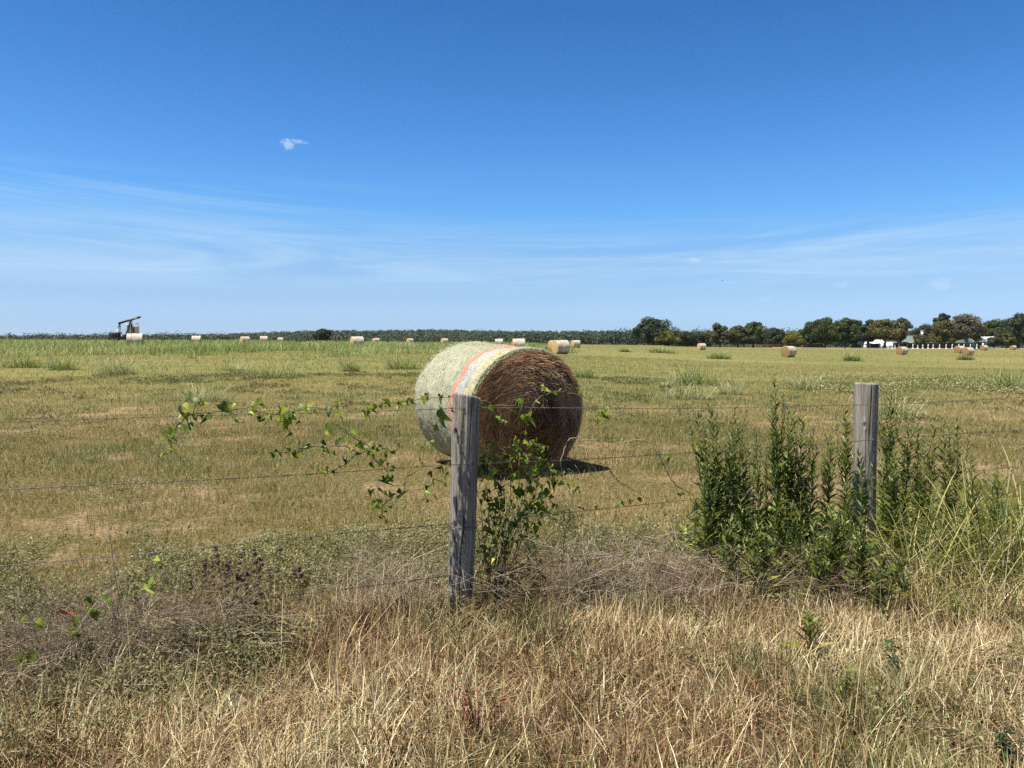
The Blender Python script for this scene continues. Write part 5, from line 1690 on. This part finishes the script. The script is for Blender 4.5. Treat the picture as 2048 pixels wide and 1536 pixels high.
# shaded undergrowth beneath the tall weeds
n = 1700
x = rng.uniform(1.2, 4.9, n); y = rng.uniform(4.0, 6.6, n); off, s = fence_off(x, y)
k = (off > -0.75) & (off < 0.55) & (s > 1.55 + 0.3 * fbm(x * 3, y * 3, 5)); x, y = x[k], y[k]
leafy_carpet('undergrowth', x, y, rng.uniform(0.10, 0.30, len(x)), 30, 0.040, np.clip(rng.normal(0.35, 0.2, len(x)), 0, 1), np.clip(rng.normal(0.2, 0.12, len(x)), 0, 1), 'shaded leafy undergrowth beneath the tall weeds', goldenrod_mat, 0.12)


# ------------------------------------------------------------------ greenbrier vines
def heart_leaf(mb, pos, d, up, L, tone, second=0.0, fold=0.35, curl=0.5):
    d = Vector(d).normalized(); s = d.cross(Vector(up))
    if s.length < 0.05:
        s = d.cross(Vector((1, 0, 0.3)))
    s.normalize(); u = s.cross(d)
    T_ = (0.0, 0.16, 0.34, 0.56, 0.78, 1.0); W_ = (0.22, 0.38, 0.40, 0.31, 0.17, 0.0); B_ = (-0.10, 0.0, 0.18, 0.42, 0.70, 1.0)
    V = []
    for t, w, b in zip(T_, W_, B_):
        zc = -curl * 0.5 * t * t
        V.append(Vector(pos) + d * (t * L) + u * (zc * L))
    for sg in (1, -1):
        for t, w, b in zip(T_, W_, B_):
            zc = -curl * 0.5 * max(b, 0) ** 2 + fold * w - 0.22 * w * w
            V.append(Vector(pos) + d * (b * L) + s * (sg * w * L) + u * (zc * L))
    f = [(i, i + 1, 7 + i, 6 + i) for i in range(4)] + [(i + 1, i, 12 + i, 13 + i) for i in range(4)]
    f3 = [(4, 5, 10), (5, 4, 16)]
    mb.add([tuple(v) for v in V], f, f3, (tone, second, rng.uniform(0, 1)))


def smooth_path(pts, k=4, jit=0.004):
    P = [np.array(p) for p in pts]; out = []
    for i in range(len(P) - 1):
        p0 = P[max(i - 1, 0)]; p1 = P[i]; p2 = P[i + 1]; p3 = P[min(i + 2, len(P) - 1)]
        for j in range(k):
            t = j / k
            q = 0.5 * (2 * p1 + (p2 - p0) * t + (2 * p0 - 5 * p1 + 4 * p2 - p3) * t ** 2 + (-p0 + 3 * p1 - 3 * p2 + p3) * t ** 3)
            out.append(q + rng.normal(0, jit, 3))
    out.append(P[-1])
    return [Vector(q) for q in out]


def vine(label, stems, leaf_px, off=0.09, size=0.062, stem_tone=0.35, rad=0.003, group='greenbrier vines on the fence', cat='vine', name='greenbrier_vine', jit=0.003, fill=0.0):
    t = thing(name, label, cat, (0, 0, 0), 0, group)
    sm = MB(); allp = []
    for st in stems:
        tone = stem_tone
        if isinstance(st, tuple) and isinstance(st[0], float):
            tone, st = st
        w = smooth_path([tuple(fence_at(x, y, off + 0.03 * math.sin(i * 1.7 + x))) for i, (x, y) in enumerate(st)], 5, jit)
        n = len(w)
        sm.tube(w, [rad * (1 - 0.5 * i / n) for i in range(n)], 5, tint=(tone, 0, 0.5))
        allp += w
    lm = MB()
    A_ = np.array([tuple(p) for p in allp]) if allp else None
    extra = [(i[0] + rng.normal(0, 9), i[1] + rng.normal(0, 7), 0.75 * (i[2] if len(i) > 2 else 1.0), i[3] if len(i) > 3 else 0.0) for i in leaf_px if rng.uniform(0, 1) < 0.75]
    if fill:
        for st in stems:
            pl = st[1] if isinstance(st[0], float) else st
            for (xa, ya), (xb, yb) in zip(pl[:-1], pl[1:]):
                m = max(1, int(math.hypot(xb - xa, yb - ya) / fill))
                for q in range(m):
                    f = (q + rng.uniform(0, 1)) / m
                    extra.append((xa + (xb - xa) * f + rng.normal(0, 5), ya + (yb - ya) * f + rng.normal(3, 8), rng.uniform(0.6, 1.0), 0.0))
    for item in list(leaf_px) + extra:
        x, y = item[0], item[1]; sc = item[2] if len(item) > 2 else 1.0; sec = item[3] if len(item) > 3 else 0.0
        c = fence_at(x, y, off + rng.uniform(-0.03, 0.04))
        d = Vector((rng.normal(0, 0.8), rng.normal(-0.1, 0.6), rng.normal(-0.45, 0.5)))
        if d.length < 0.2: d = Vector((0.3, 0, -1))
        d.normalize()
        up = Vector((rng.normal(0, 0.45) - 0.25, rng.normal(-0.35, 0.5), 1.0))
        L = size * sc * rng.uniform(0.55, 1.12)
        p0 = c - d * L * 0.5
        heart_leaf(lm, p0, d, up, L, float(np.clip(rng.normal(0.55, 0.3), 0, 1)), sec, rng.uniform(0.2, 1.0), rng.uniform(0.3, 1.5))
        if A_ is not None:
            j = int(np.argmin(((A_ - np.array(tuple(p0))) ** 2).sum(1))); q = Vector(A_[j])
            if (q - p0).length < 0.16:
                sm.tube([q, (q + p0) / 2 + Vector((0, 0, 0.006)), p0], 0.0009, 4, tint=(0.7, 0, .5), cap=False)
    if len(sm.V): sm.obj('stem', vine_stem_mat, t)
    lm.obj('foliage', vine_leaf_mat, t)
    return t


vine('vine running along the top wire with curled heart-shaped leaves',
     [[(318, 912), (343, 902), (342, 880), (357, 850), (385, 828), (450, 823), (500, 814), (515, 824), (575, 828), (608, 816), (640, 817), (690, 824)],
      [(385, 828), (396, 802), (406, 796)], [(570, 828), (574, 850), (578, 872)]],
     [(345, 870, 1.1), (366, 853), (374, 858), (380, 812, 1.1), (359, 820), (368, 824), (408, 806, .8), (403, 800, .5), (412, 838, .9), (451, 818), (468, 836), (476, 843, .8), (511, 812, 1.25), (525, 834, 1.2), (541, 832, .9),
      (563, 845, 1.2), (568, 832), (579, 827), (590, 834, 1.1), (577, 871), (573, 853, .9), (619, 811, 1.1), (606, 814, .7), (660, 858), (680, 827, .8), (326, 908, .8), (392, 838, .6), (580, 843, .8), (322, 912, .5)], 0.092, fill=20)
vine('thin vine just above the top wire reaching the near post from the bale side',
     [[(730, 828), (745, 817), (762, 806), (800, 803), (850, 798), (885, 795), (908, 792)]],
     [(735, 826), (738, 822, .8), (762, 813, .7), (776, 806), (801, 809, .8), (815, 803, 1.05), (849, 801, .9), (854, 797, .9), (882, 797, .7), (888, 832, 1.6), (905, 822, .8), (898, 795, .6)], 0.092, 0.058, fill=20)
vine('vine of small dark leaves looping between the upper wires before the bale',
     [[(534, 906), (562, 904), (590, 911), (612, 896), (650, 894), (690, 893), (716, 905), (742, 897), (757, 893)], [(672, 848), (705, 873), (737, 896), (751, 922), (766, 932), (776, 948), (768, 962)],
      [(888, 832), (872, 846), (861, 880), (842, 896), (838, 936), (815, 956), (803, 985), (780, 1000), (765, 1003)], [(757, 893), (788, 903), (800, 885)], [(770, 962), (792, 973), (815, 962)], [(716, 905), (690, 928), (668, 940), (652, 944)],
      [(890, 965), (868, 960), (855, 985), (848, 998)], [(780, 1000), (764, 1018), (771, 1046)]],
     [(538, 905, .6), (560, 908), (578, 902), (595, 912, 1.1), (612, 893, .9), (630, 907, .7), (648, 895), (668, 907), (693, 890, .7), (703, 882), (722, 892), (737, 905), (745, 904), (740, 887, .7), (758, 897, .8), (788, 903, .8),
      (795, 880, .8), (752, 922), (762, 927), (776, 931, 1.1), (780, 942), (775, 956), (768, 960), (690, 929), (683, 936), (650, 943, .9), (668, 945, .8), (815, 950, 1.1), (810, 968, .6), (741, 985), (751, 990, 1.1), (770, 986, 1.1), (785, 990, .8),
      (746, 1012, 1.3), (765, 1020), (772, 1045, .7), (850, 990, 1.1, 0.15), (860, 984), (866, 962), (876, 936, 1.1), (886, 942), (856, 1000, .9), (893, 950, .7), (720, 908, .7), (800, 985, .7)], 0.095, 0.052, fill=30)
vine('vine arching over the dark face of the large bale, leaf cluster at its tip',
     [[(958, 800), (975, 803), (990, 812), (1008, 838), (1021, 868), (1019, 900)], [(1056, 835), (1068, 808), (1085, 792), (1102, 785), (1130, 783), (1162, 791), (1177, 801), (1190, 821), (1200, 832)],
      [(1057, 900), (1056, 880), (1052, 860), (1060, 836)], [(990, 812), (1030, 812), (1056, 830)]],
     [(988, 823, 1.2), (999, 835, 1.1), (1037, 800, 1.2), (1029, 822), (1041, 808, .9), (1074, 803, .6), (1054, 838, 1.5), (1067, 845, 1.3), (1085, 778, .9), (1096, 782, .7), (1110, 784, .9), (1160, 785, .9), (1181, 797, .7), (1188, 815, .8), (1201, 828, .9),
      (1211, 833, 1.0), (1196, 838, .9), (1203, 824, .7), (1055, 882, 1.0), (1050, 868, .7), (1192, 826, .6), (1212, 826, .6)], 0.10, 0.058)
# the dense mass beside the post
lv = []
for _ in range(300):
    y = 885 + 330 * rng.beta(1.0, 1.35)
    wob = np.interp(y, [885, 940, 1000, 1080, 1200], [120, 150, 150, 120, 110])
    lv.append((962 + wob * rng.beta(1.0, 1.1), y, rng.uniform(0.5, 1.1), (rng.uniform(.5, 1) if rng.uniform(0, 1) < 0.10 else 0.0)))
st = []
for _ in range(22):
    x0 = rng.uniform(958, 1010); pts = [(x0, 1215)]
    tx = x0 + rng.normal(25, 40); ty = rng.uniform(885, 1020)
    for f in (0.25, 0.5, 0.75, 1.0):
        pts.append((x0 + (tx - x0) * f + rng.normal(0, 8), 1215 + (ty - 1215) * f))
    st.append((float(rng.uniform(0.02, 0.3)), pts))
vine('dense leafy mass of vine climbing beside the near post in front of the bale foot', st, lv, 0.02, 0.054, 0.2, 0.0026)
vine('pale yellow-green bare vine stem zigzagging up beside the near post',
     [(0.98, [(978, 1250), (983, 1210), (988, 1165), (994, 1122), (1002, 1086), (1001, 1062), (1008, 1032), (1012, 992), (1006, 976)])],
     [(1018, 1030, .7), (990, 1058, .9), (985, 1122, .7), (1016, 985, .6), (1020, 1085, .8), (953, 1190, .9)], 0.13, 0.05, 0.95, 0.0036)
vine('thin dark vine with paired drooping leaves between the post and the dry brush',
     [[(1120, 1175), (1128, 1090), (1136, 1040), (1146, 990), (1147, 945)], [(1220, 942), (1240, 965), (1270, 982), (1300, 998)], [(1305, 890), (1330, 935), (1352, 972), (1388, 992), (1394, 1030), (1390, 1080), (1398, 1120)]],
     [(1138, 972, 1.1), (1151, 980, 1.1), (1143, 966, .9), (1126, 1038), (1120, 1032, .7), (1084, 1132), (1090, 1155, 1.1), (1142, 1165, 1.1), (1161, 1198, 1.1), (1174, 1120, .9, .4), (1192, 1124, .8, .7), (1280, 1000, 1.1), (1262, 1004, .9), (1242, 1003, .8), (1366, 988), (1391, 1015, 1.1),
      (1393, 1045, 1.1), (1330, 1030, .9), (1395, 1080), (1137, 948, .6), (1336, 918, 1.0), (1318, 930, .6), (1325, 1012, .8), (1206, 1014, .7), (1165, 1015, .7)], 0.06, 0.056)
vine('few heart-shaped vine leaves scrambling over the brush in the lower corner',
     [[(10, 1322), (50, 1318), (95, 1300), (150, 1270), (190, 1230)], [(262, 1195), (300, 1175), (320, 1160)], [(170, 1360), (160, 1340), (148, 1300)]],
     [(30, 1315, 1.0), (42, 1322, 1.2), (66, 1314), (50, 1328, .9), (82, 1246, .8), (50, 1240, .7), (140, 1262, 1.1), (152, 1258), (132, 1272, .8), (158, 1272, .8), (190, 1232, 1.1), (187, 1225), (264, 1190, .8), (255, 1190, .8), (270, 1185, .9), (300, 1180, 1.1), (306, 1172), (296, 1166),
      (314, 1148, .8), (336, 1168, .7), (180, 1204, .8), (220, 1204, .8), (84, 1345, .9), (180, 1350, 1.1), (170, 1348, .8), (315, 1118, .7)], 0.30, 0.052)
vine('lone green leaves on short stalks poking out of the dry grass', [[(1162, 1245), (1161, 1222), (1160, 1205)], [(1440, 1245), (1437, 1230)]], [(1438, 1232, 1.1), (1441, 1242, .9), (1519, 1226, .6, .5)], 0.25, 0.05)


# ------------------------------------------------------------------ dead brush, stalks and seed heads
def brush(px, D, n, rx, ry, H, tone, label, flat=0.5, L=0.55, rad=0.0021):
    p = on_ground(px, D); mb = MB()
    for i in range(n):
        a = rng.uniform(0, 6.28); q = rng.uniform(0, 1) ** 0.6
        b = Vector((math.cos(a) * q * rx, math.sin(a) * q * ry, rng.uniform(0, H * 0.55)))
        az = rng.uniform(0, 6.28); el = rng.uniform(-0.15, 1.0 - flat) if rng.uniform(0, 1) < 0.75 else rng.uniform(0.4, 1.3)
        d = Vector((math.cos(az) * math.cos(el), math.sin(az) * math.cos(el) * 0.7, math.sin(el)))
        ln = L * rng.uniform(0.35, 1.1); pts = [b]; dd = d.copy()
        for k in range(5):
            dd = (dd + Vector(rng.normal(0, 0.20, 3)) + Vector((0, 0, -0.05))).normalized()
            nx = pts[-1] + dd * ln / 5
            nx.z = max(min(nx.z, H * rng.uniform(0.8, 1.1)), 0.005)
            pts.append(nx)
        r0 = rad * rng.uniform(0.4, 1.25)
        tn = (float(np.clip(rng.normal(tone, 0.25), 0, 1)), 0, rng.uniform(0, 1))
        mb.tube(pts, [r0 * (1 - 0.13 * k) for k in range(6)], 3, tint=tn, cap=False)
        for _ in range(2):
            k = rng.integers(1, 5); s_ = pts[k]; e = s_ + (dd + Vector(rng.normal(0, 0.8, 3))).normalized() * ln * rng.uniform(0.1, 0.35)
            mb.tube([s_, s_.lerp(e, 0.5) + Vector(rng.normal(0, 0.008, 3)), e], [r0 * 0.6, r0 * 0.45, r0 * 0.25], 3, tint=tn, cap=False)
    o = mb.obj('dry_brush', twig_mat); o.location = p
    return tag(o, label, 'brush', 'heaps of dead twigs along the fence')


brush(240, 3.7, 560, 0.72, 0.38, 0.36, 0.28, 'wide tangle of dead grey twigs in the lower left, over a dark hollow')
brush(40, 3.4, 300, 0.45, 0.30, 0.28, 0.35, 'smaller tangle of dead twigs at the picture edge with vine leaves on it')
brush(770, 4.35, 300, 0.34, 0.22, 0.56, 0.55, 'airy pale twig tangle against the near post on its field side', flat=0.2, L=0.45, rad=0.0013)
brush(1270, 4.65, 380, 0.55, 0.34, 0.42, 0.5, 'pale grey heap of dead twigs between the near post and the green weeds', flat=0.35, L=0.5)
brush(1090, 4.45, 320, 0.45, 0.26, 0.42, 0.35, 'brown tangle of dead stalks below the dense vine', flat=0.1, L=0.45)
brush(1400, 4.4, 200, 0.35, 0.25, 0.30, 0.30, 'dark brown tangle of dead stalks beneath the bushy flat-topped weed', flat=0.2, L=0.4)
brush(1650, 4.6, 360, 0.6, 0.25, 0.35, 0.25, 'brown tangle of dead stalks beneath the tall weeds', flat=0.1, L=0.45)


def bare_vine(label, pts, subs, off, tone, rad):
    mb = MB()
    w = smooth_path([tuple(fence_at(x, y, off)) for x, y in pts], 5, 0.003)
    mb.tube(w, [rad * (1 - 0.4 * i / len(w)) for i in range(len(w))], 6, tint=(tone, 0, 0.6))
    for s in subs:
        w = smooth_path([tuple(fence_at(x, y, off)) for x, y in s], 4, 0.003)
        mb.tube(w, [rad * 0.5 * (1 - 0.6 * i / len(w)) for i in range(len(w))], 4, tint=(tone * 0.8, 0, 0.6))
    o = mb.obj('dead_vine', twig_mat)
    return tag(o, label, 'vine', 'dead bare vines')


bare_vine('pale dead vine arching from the bale foot along the second wire',
          [(1121, 922), (1129, 896), (1143, 876), (1165, 880), (1200, 880), (1240, 885), (1290, 880), (1312, 893), (1320, 905), (1338, 940), (1352, 975), (1378, 1030), (1392, 1090)],
          [[(1195, 880), (1215, 897), (1245, 905)], [(1305, 897), (1275, 912), (1262, 930)], [(1143, 876), (1175, 920), (1210, 960), (1250, 1010), (1300, 1080)], [(1220, 942), (1240, 962), (1270, 985)], [(1121, 922), (1122, 960), (1127, 1010)]], 0.085, 0.65, 0.0026)
bare_vine('long dry stalks leaning across the open ground before the bale', [(1255, 1200), (1230, 1110), (1190, 1000), (1150, 930)], [[(1320, 1180), (1270, 1080), (1200, 960)], [(1290, 1150), (1330, 1080), (1345, 1000)], [(1075, 1190), (1110, 1090), (1080, 985)], [(1370, 1130), (1400, 1060), (1430, 980)]], 0.05, 0.75, 0.0014)
bare_vine('few tall bare stalks rising in front of the lowest wire', [(240, 1290), (236, 1200), (222, 1090), (216, 1042)], [[(172, 1300), (160, 1210), (150, 1130)], [(640, 1210), (634, 1120), (636, 1060)], [(590, 1220), (588, 1130), (592, 1070)]], 0.30, 0.5, 0.0028)


def seed_stalk(px, D, heads, base_dx, label):
    """dead mint-like stalk with stacked round brown seed heads, given by their picture rows"""
    x0 = px; p = on_ground(px + base_dx, D)
    t = thing('seed_head_stalk', label, 'dried plant', p, 0, 'dead stalks with round brown seed heads')
    sm = MB(); tops = []
    for (hxp, hy, s) in heads:
        q = at(hxp, hy, D + rng.uniform(-0.05, 0.05)) - p
        tops.append((q, s))
    q0 = min(tops, key=lambda a: -a[0].z)[0]
    pts = [Vector((0, 0, -0.02)), q0 * 0.5 + Vector((0.008, 0, 0.03)), q0]
    sm.tube(smooth_path([tuple(a) for a in pts], 4, 0.002), 0.0016, 5, tint=(0.2, 0, 0.5))
    for q, s in tops[1:]:
        j = max(0.05, (q.z - 0.05) / max(q0.z, 0.1)); b = q0 * min(j, 0.97)
        sm.tube([b, (b + q) / 2 + Vector((0, 0, -0.006)), q], 0.0011, 4, tint=(0.25, 0, 0.5))
    sm.obj('stem', twig_mat, t)
    for q, s in tops:
        r = 0.0142 * s
        mb = MB(); n = 190
        v = rng.normal(size=(n, 3)); v /= np.linalg.norm(v, axis=1, keepdims=True)
        mb.leaves(np.array(q) + v * np.array([r, r, r * 0.68]) * 0.55, v + rng.normal(0, 0.25, (n, 3)), rng.normal(size=(n, 3)), r * rng.uniform(0.35, 0.75, n), r * 0.22, np.stack([np.clip(rng.normal(0.35, 0.2, n), 0, 1), 0 * v[:, 0], rng.uniform(0, 1, n)], 1), fold=0.2)
        # solid heart of the head
        k = 8
        ring = [(math.cos(a), math.sin(a)) for a in np.linspace(0, 6.283, k, endpoint=False)]
        V = [(q.x + x * r * c, q.y + y * r * c, q.z + z * r * 0.68) for z, c in ((-0.85, 0.5), (0, 0.92), (0.85, 0.5)) for x, y in ring] + [(q.x, q.y, q.z - r * 0.66), (q.x, q.y, q.z + r * 0.66)]
        f4 = [(i * k + j, i * k + (j + 1) % k, (i + 1) * k + (j + 1) % k, (i + 1) * k + j) for i in range(2) for j in range(k)]
        f3 = [(3 * k, (j + 1) % k, j) for j in range(k)] + [(3 * k + 1, 2 * k + j, 2 * k + (j + 1) % k) for j in range(k)]
        mb.add(V, f4, f3, (0.15, 0, 0.5))
        mb.obj('seed_head', seed_mat, t)


seed_mat = veg_mat('seed_heads', [(0.0, (0.11, 0.072, 0.042)), (0.5, (0.25, 0.175, 0.115)), (1.0, (0.42, 0.32, 0.23))], transl=0.0, rough=0.9)


def sh(x, y, s=1.0):      # from pixels of the 6.83x crop with its corner at (360, 1060)
    return (360 + x / 6.827, 1060 + y / 6.827, s)


seed_stalk(432, 4.1, [sh(492, 228), sh(492, 270, .8), sh(498, 342, 1.1), sh(505, 435, 1.15), sh(440, 430, .7), sh(435, 492, .7), sh(450, 622, 1.1)], 4, 'tallest seed-head stalk with stacked brown heads')
seed_stalk(408, 4.1, [sh(328, 410), sh(340, 455, 1.1), sh(340, 515), sh(318, 552, 1.1), sh(320, 615, 1.2), sh(325, 695, 1.1), sh(125, 605, .9)], 2, 'seed-head stalk beside the tallest one, with tight dark heads')
seed_stalk(456, 4.1, [sh(668, 432, 1.05), sh(640, 480), sh(668, 508), sh(632, 545, 1.1), sh(645, 590, 1.1), sh(640, 622, 1.2), sh(605, 690, .8), sh(640, 750, 1.1)], 2, 'seed-head stalk with a tight cluster of heads in the middle of the patch')
seed_stalk(480, 4.15, [sh(822, 325, .9), sh(828, 365, .9), sh(870, 262, .8), sh(812, 440, 1.25), sh(785, 550, 1.2), sh(830, 610), sh(800, 650, 1.3), sh(870, 690), sh(780, 590)], 2, 'broad seed-head stalk with many heads fanning out')
seed_stalk(508, 4.2, [sh(1010, 268, .9), sh(1020, 332, 1.1), sh(1028, 430, 1.1), sh(1108, 402), sh(1110, 465, 1.2), sh(1080, 525), sh(995, 555, 1.2), sh(935, 525, .8), sh(932, 605, 1.1), sh(1078, 630)], 2, 'tall seed-head stalk at the thick end of the patch')
seed_stalk(536, 4.25, [sh(1228, 540, 1.2), sh(1235, 590, 1.2), sh(1318, 555, 1.2), sh(1365, 258, 1.1)], 6, 'seed-head stalk with one high pale head')
seed_stalk(590, 4.3, [sh(1625, 510, 1.2), sh(1565, 545, 1.1), sh(1628, 552), sh(1570, 595), sh(1575, 645), sh(1650, 640), sh(1668, 605, .8)], 6, 'outermost seed-head stalk, nearest to the post')
seed_stalk(462, 4.0, [sh(770, 780, 1.5), sh(700, 712), sh(820, 745, 1.1), sh(905, 730, 1.2), sh(645, 830, 1.1), sh(745, 895, 1.3), sh(865, 935, 1.1), sh(690, 1015, 1.5), sh(600, 990), sh(1040, 745, 1.2), sh(1000, 725)], 2, 'low seed-head stalk with the biggest heads in front')
seed_stalk(395, 4.0, [sh(145, 790), sh(140, 695, .9), sh(440, 830, 1.1), sh(385, 975, 1.3), sh(140, 970, 1.2), sh(550, 790, 1.1), sh(455, 740, .9)], 4, 'low drooping seed-head stalk at the twiggy end of the patch')
seed_stalk(520, 4.05, [sh(1110, 895, 1.2), sh(1125, 790), sh(915, 805), sh(1040, 1000, 1.1), sh(970, 1150, 1.2), sh(965, 990)], 4, 'lowest seed-head stalk, bent over the green weed mat')

# a fallen brown leaf caught on the brush
mb = MB()
heart_leaf(mb, (0, 0, 0), (0.8, -0.2, 0.35), (0.1, 0.5, 1), 0.075, 0.3, 1.0, 0.7, 1.2)
dl = mb.obj('dead_leaf', veg_mat('dead_leaf', [(0, (0.16, 0.055, 0.025)), (1, (0.24, 0.095, 0.045))], transl=0.2, second=[(0, (0.16, 0.055, 0.025)), (1, (0.24, 0.095, 0.045))]))
dl.location = at(128, 1230, 3.5)
tag(dl, 'curled red-brown dead leaf caught on the twigs', 'leaf')


# ------------------------------------------------------------------ the air
def build_haze():
    m = bpy.data.materials.new('haze'); m.use_nodes = True
    t = NT(m.node_tree); t.n.clear()
    out = t.new('ShaderNodeOutputMaterial')
    v = t.new('ShaderNodeVolumePrincipled')
    v.inputs['Color'].default_value = (0.80, 0.90, 1.0, 1)
    v.inputs['Density'].default_value = 0.00005
    v.inputs['Anisotropy'].default_value = 0.3
    t.l.new(v.outputs[0], out.inputs['Volume'])
    mb = MB(); mb.box((-5600, -80, -12), (5600, 5600, 60))
    tag(mb.obj('haze', m), kind='stuff')


build_haze()
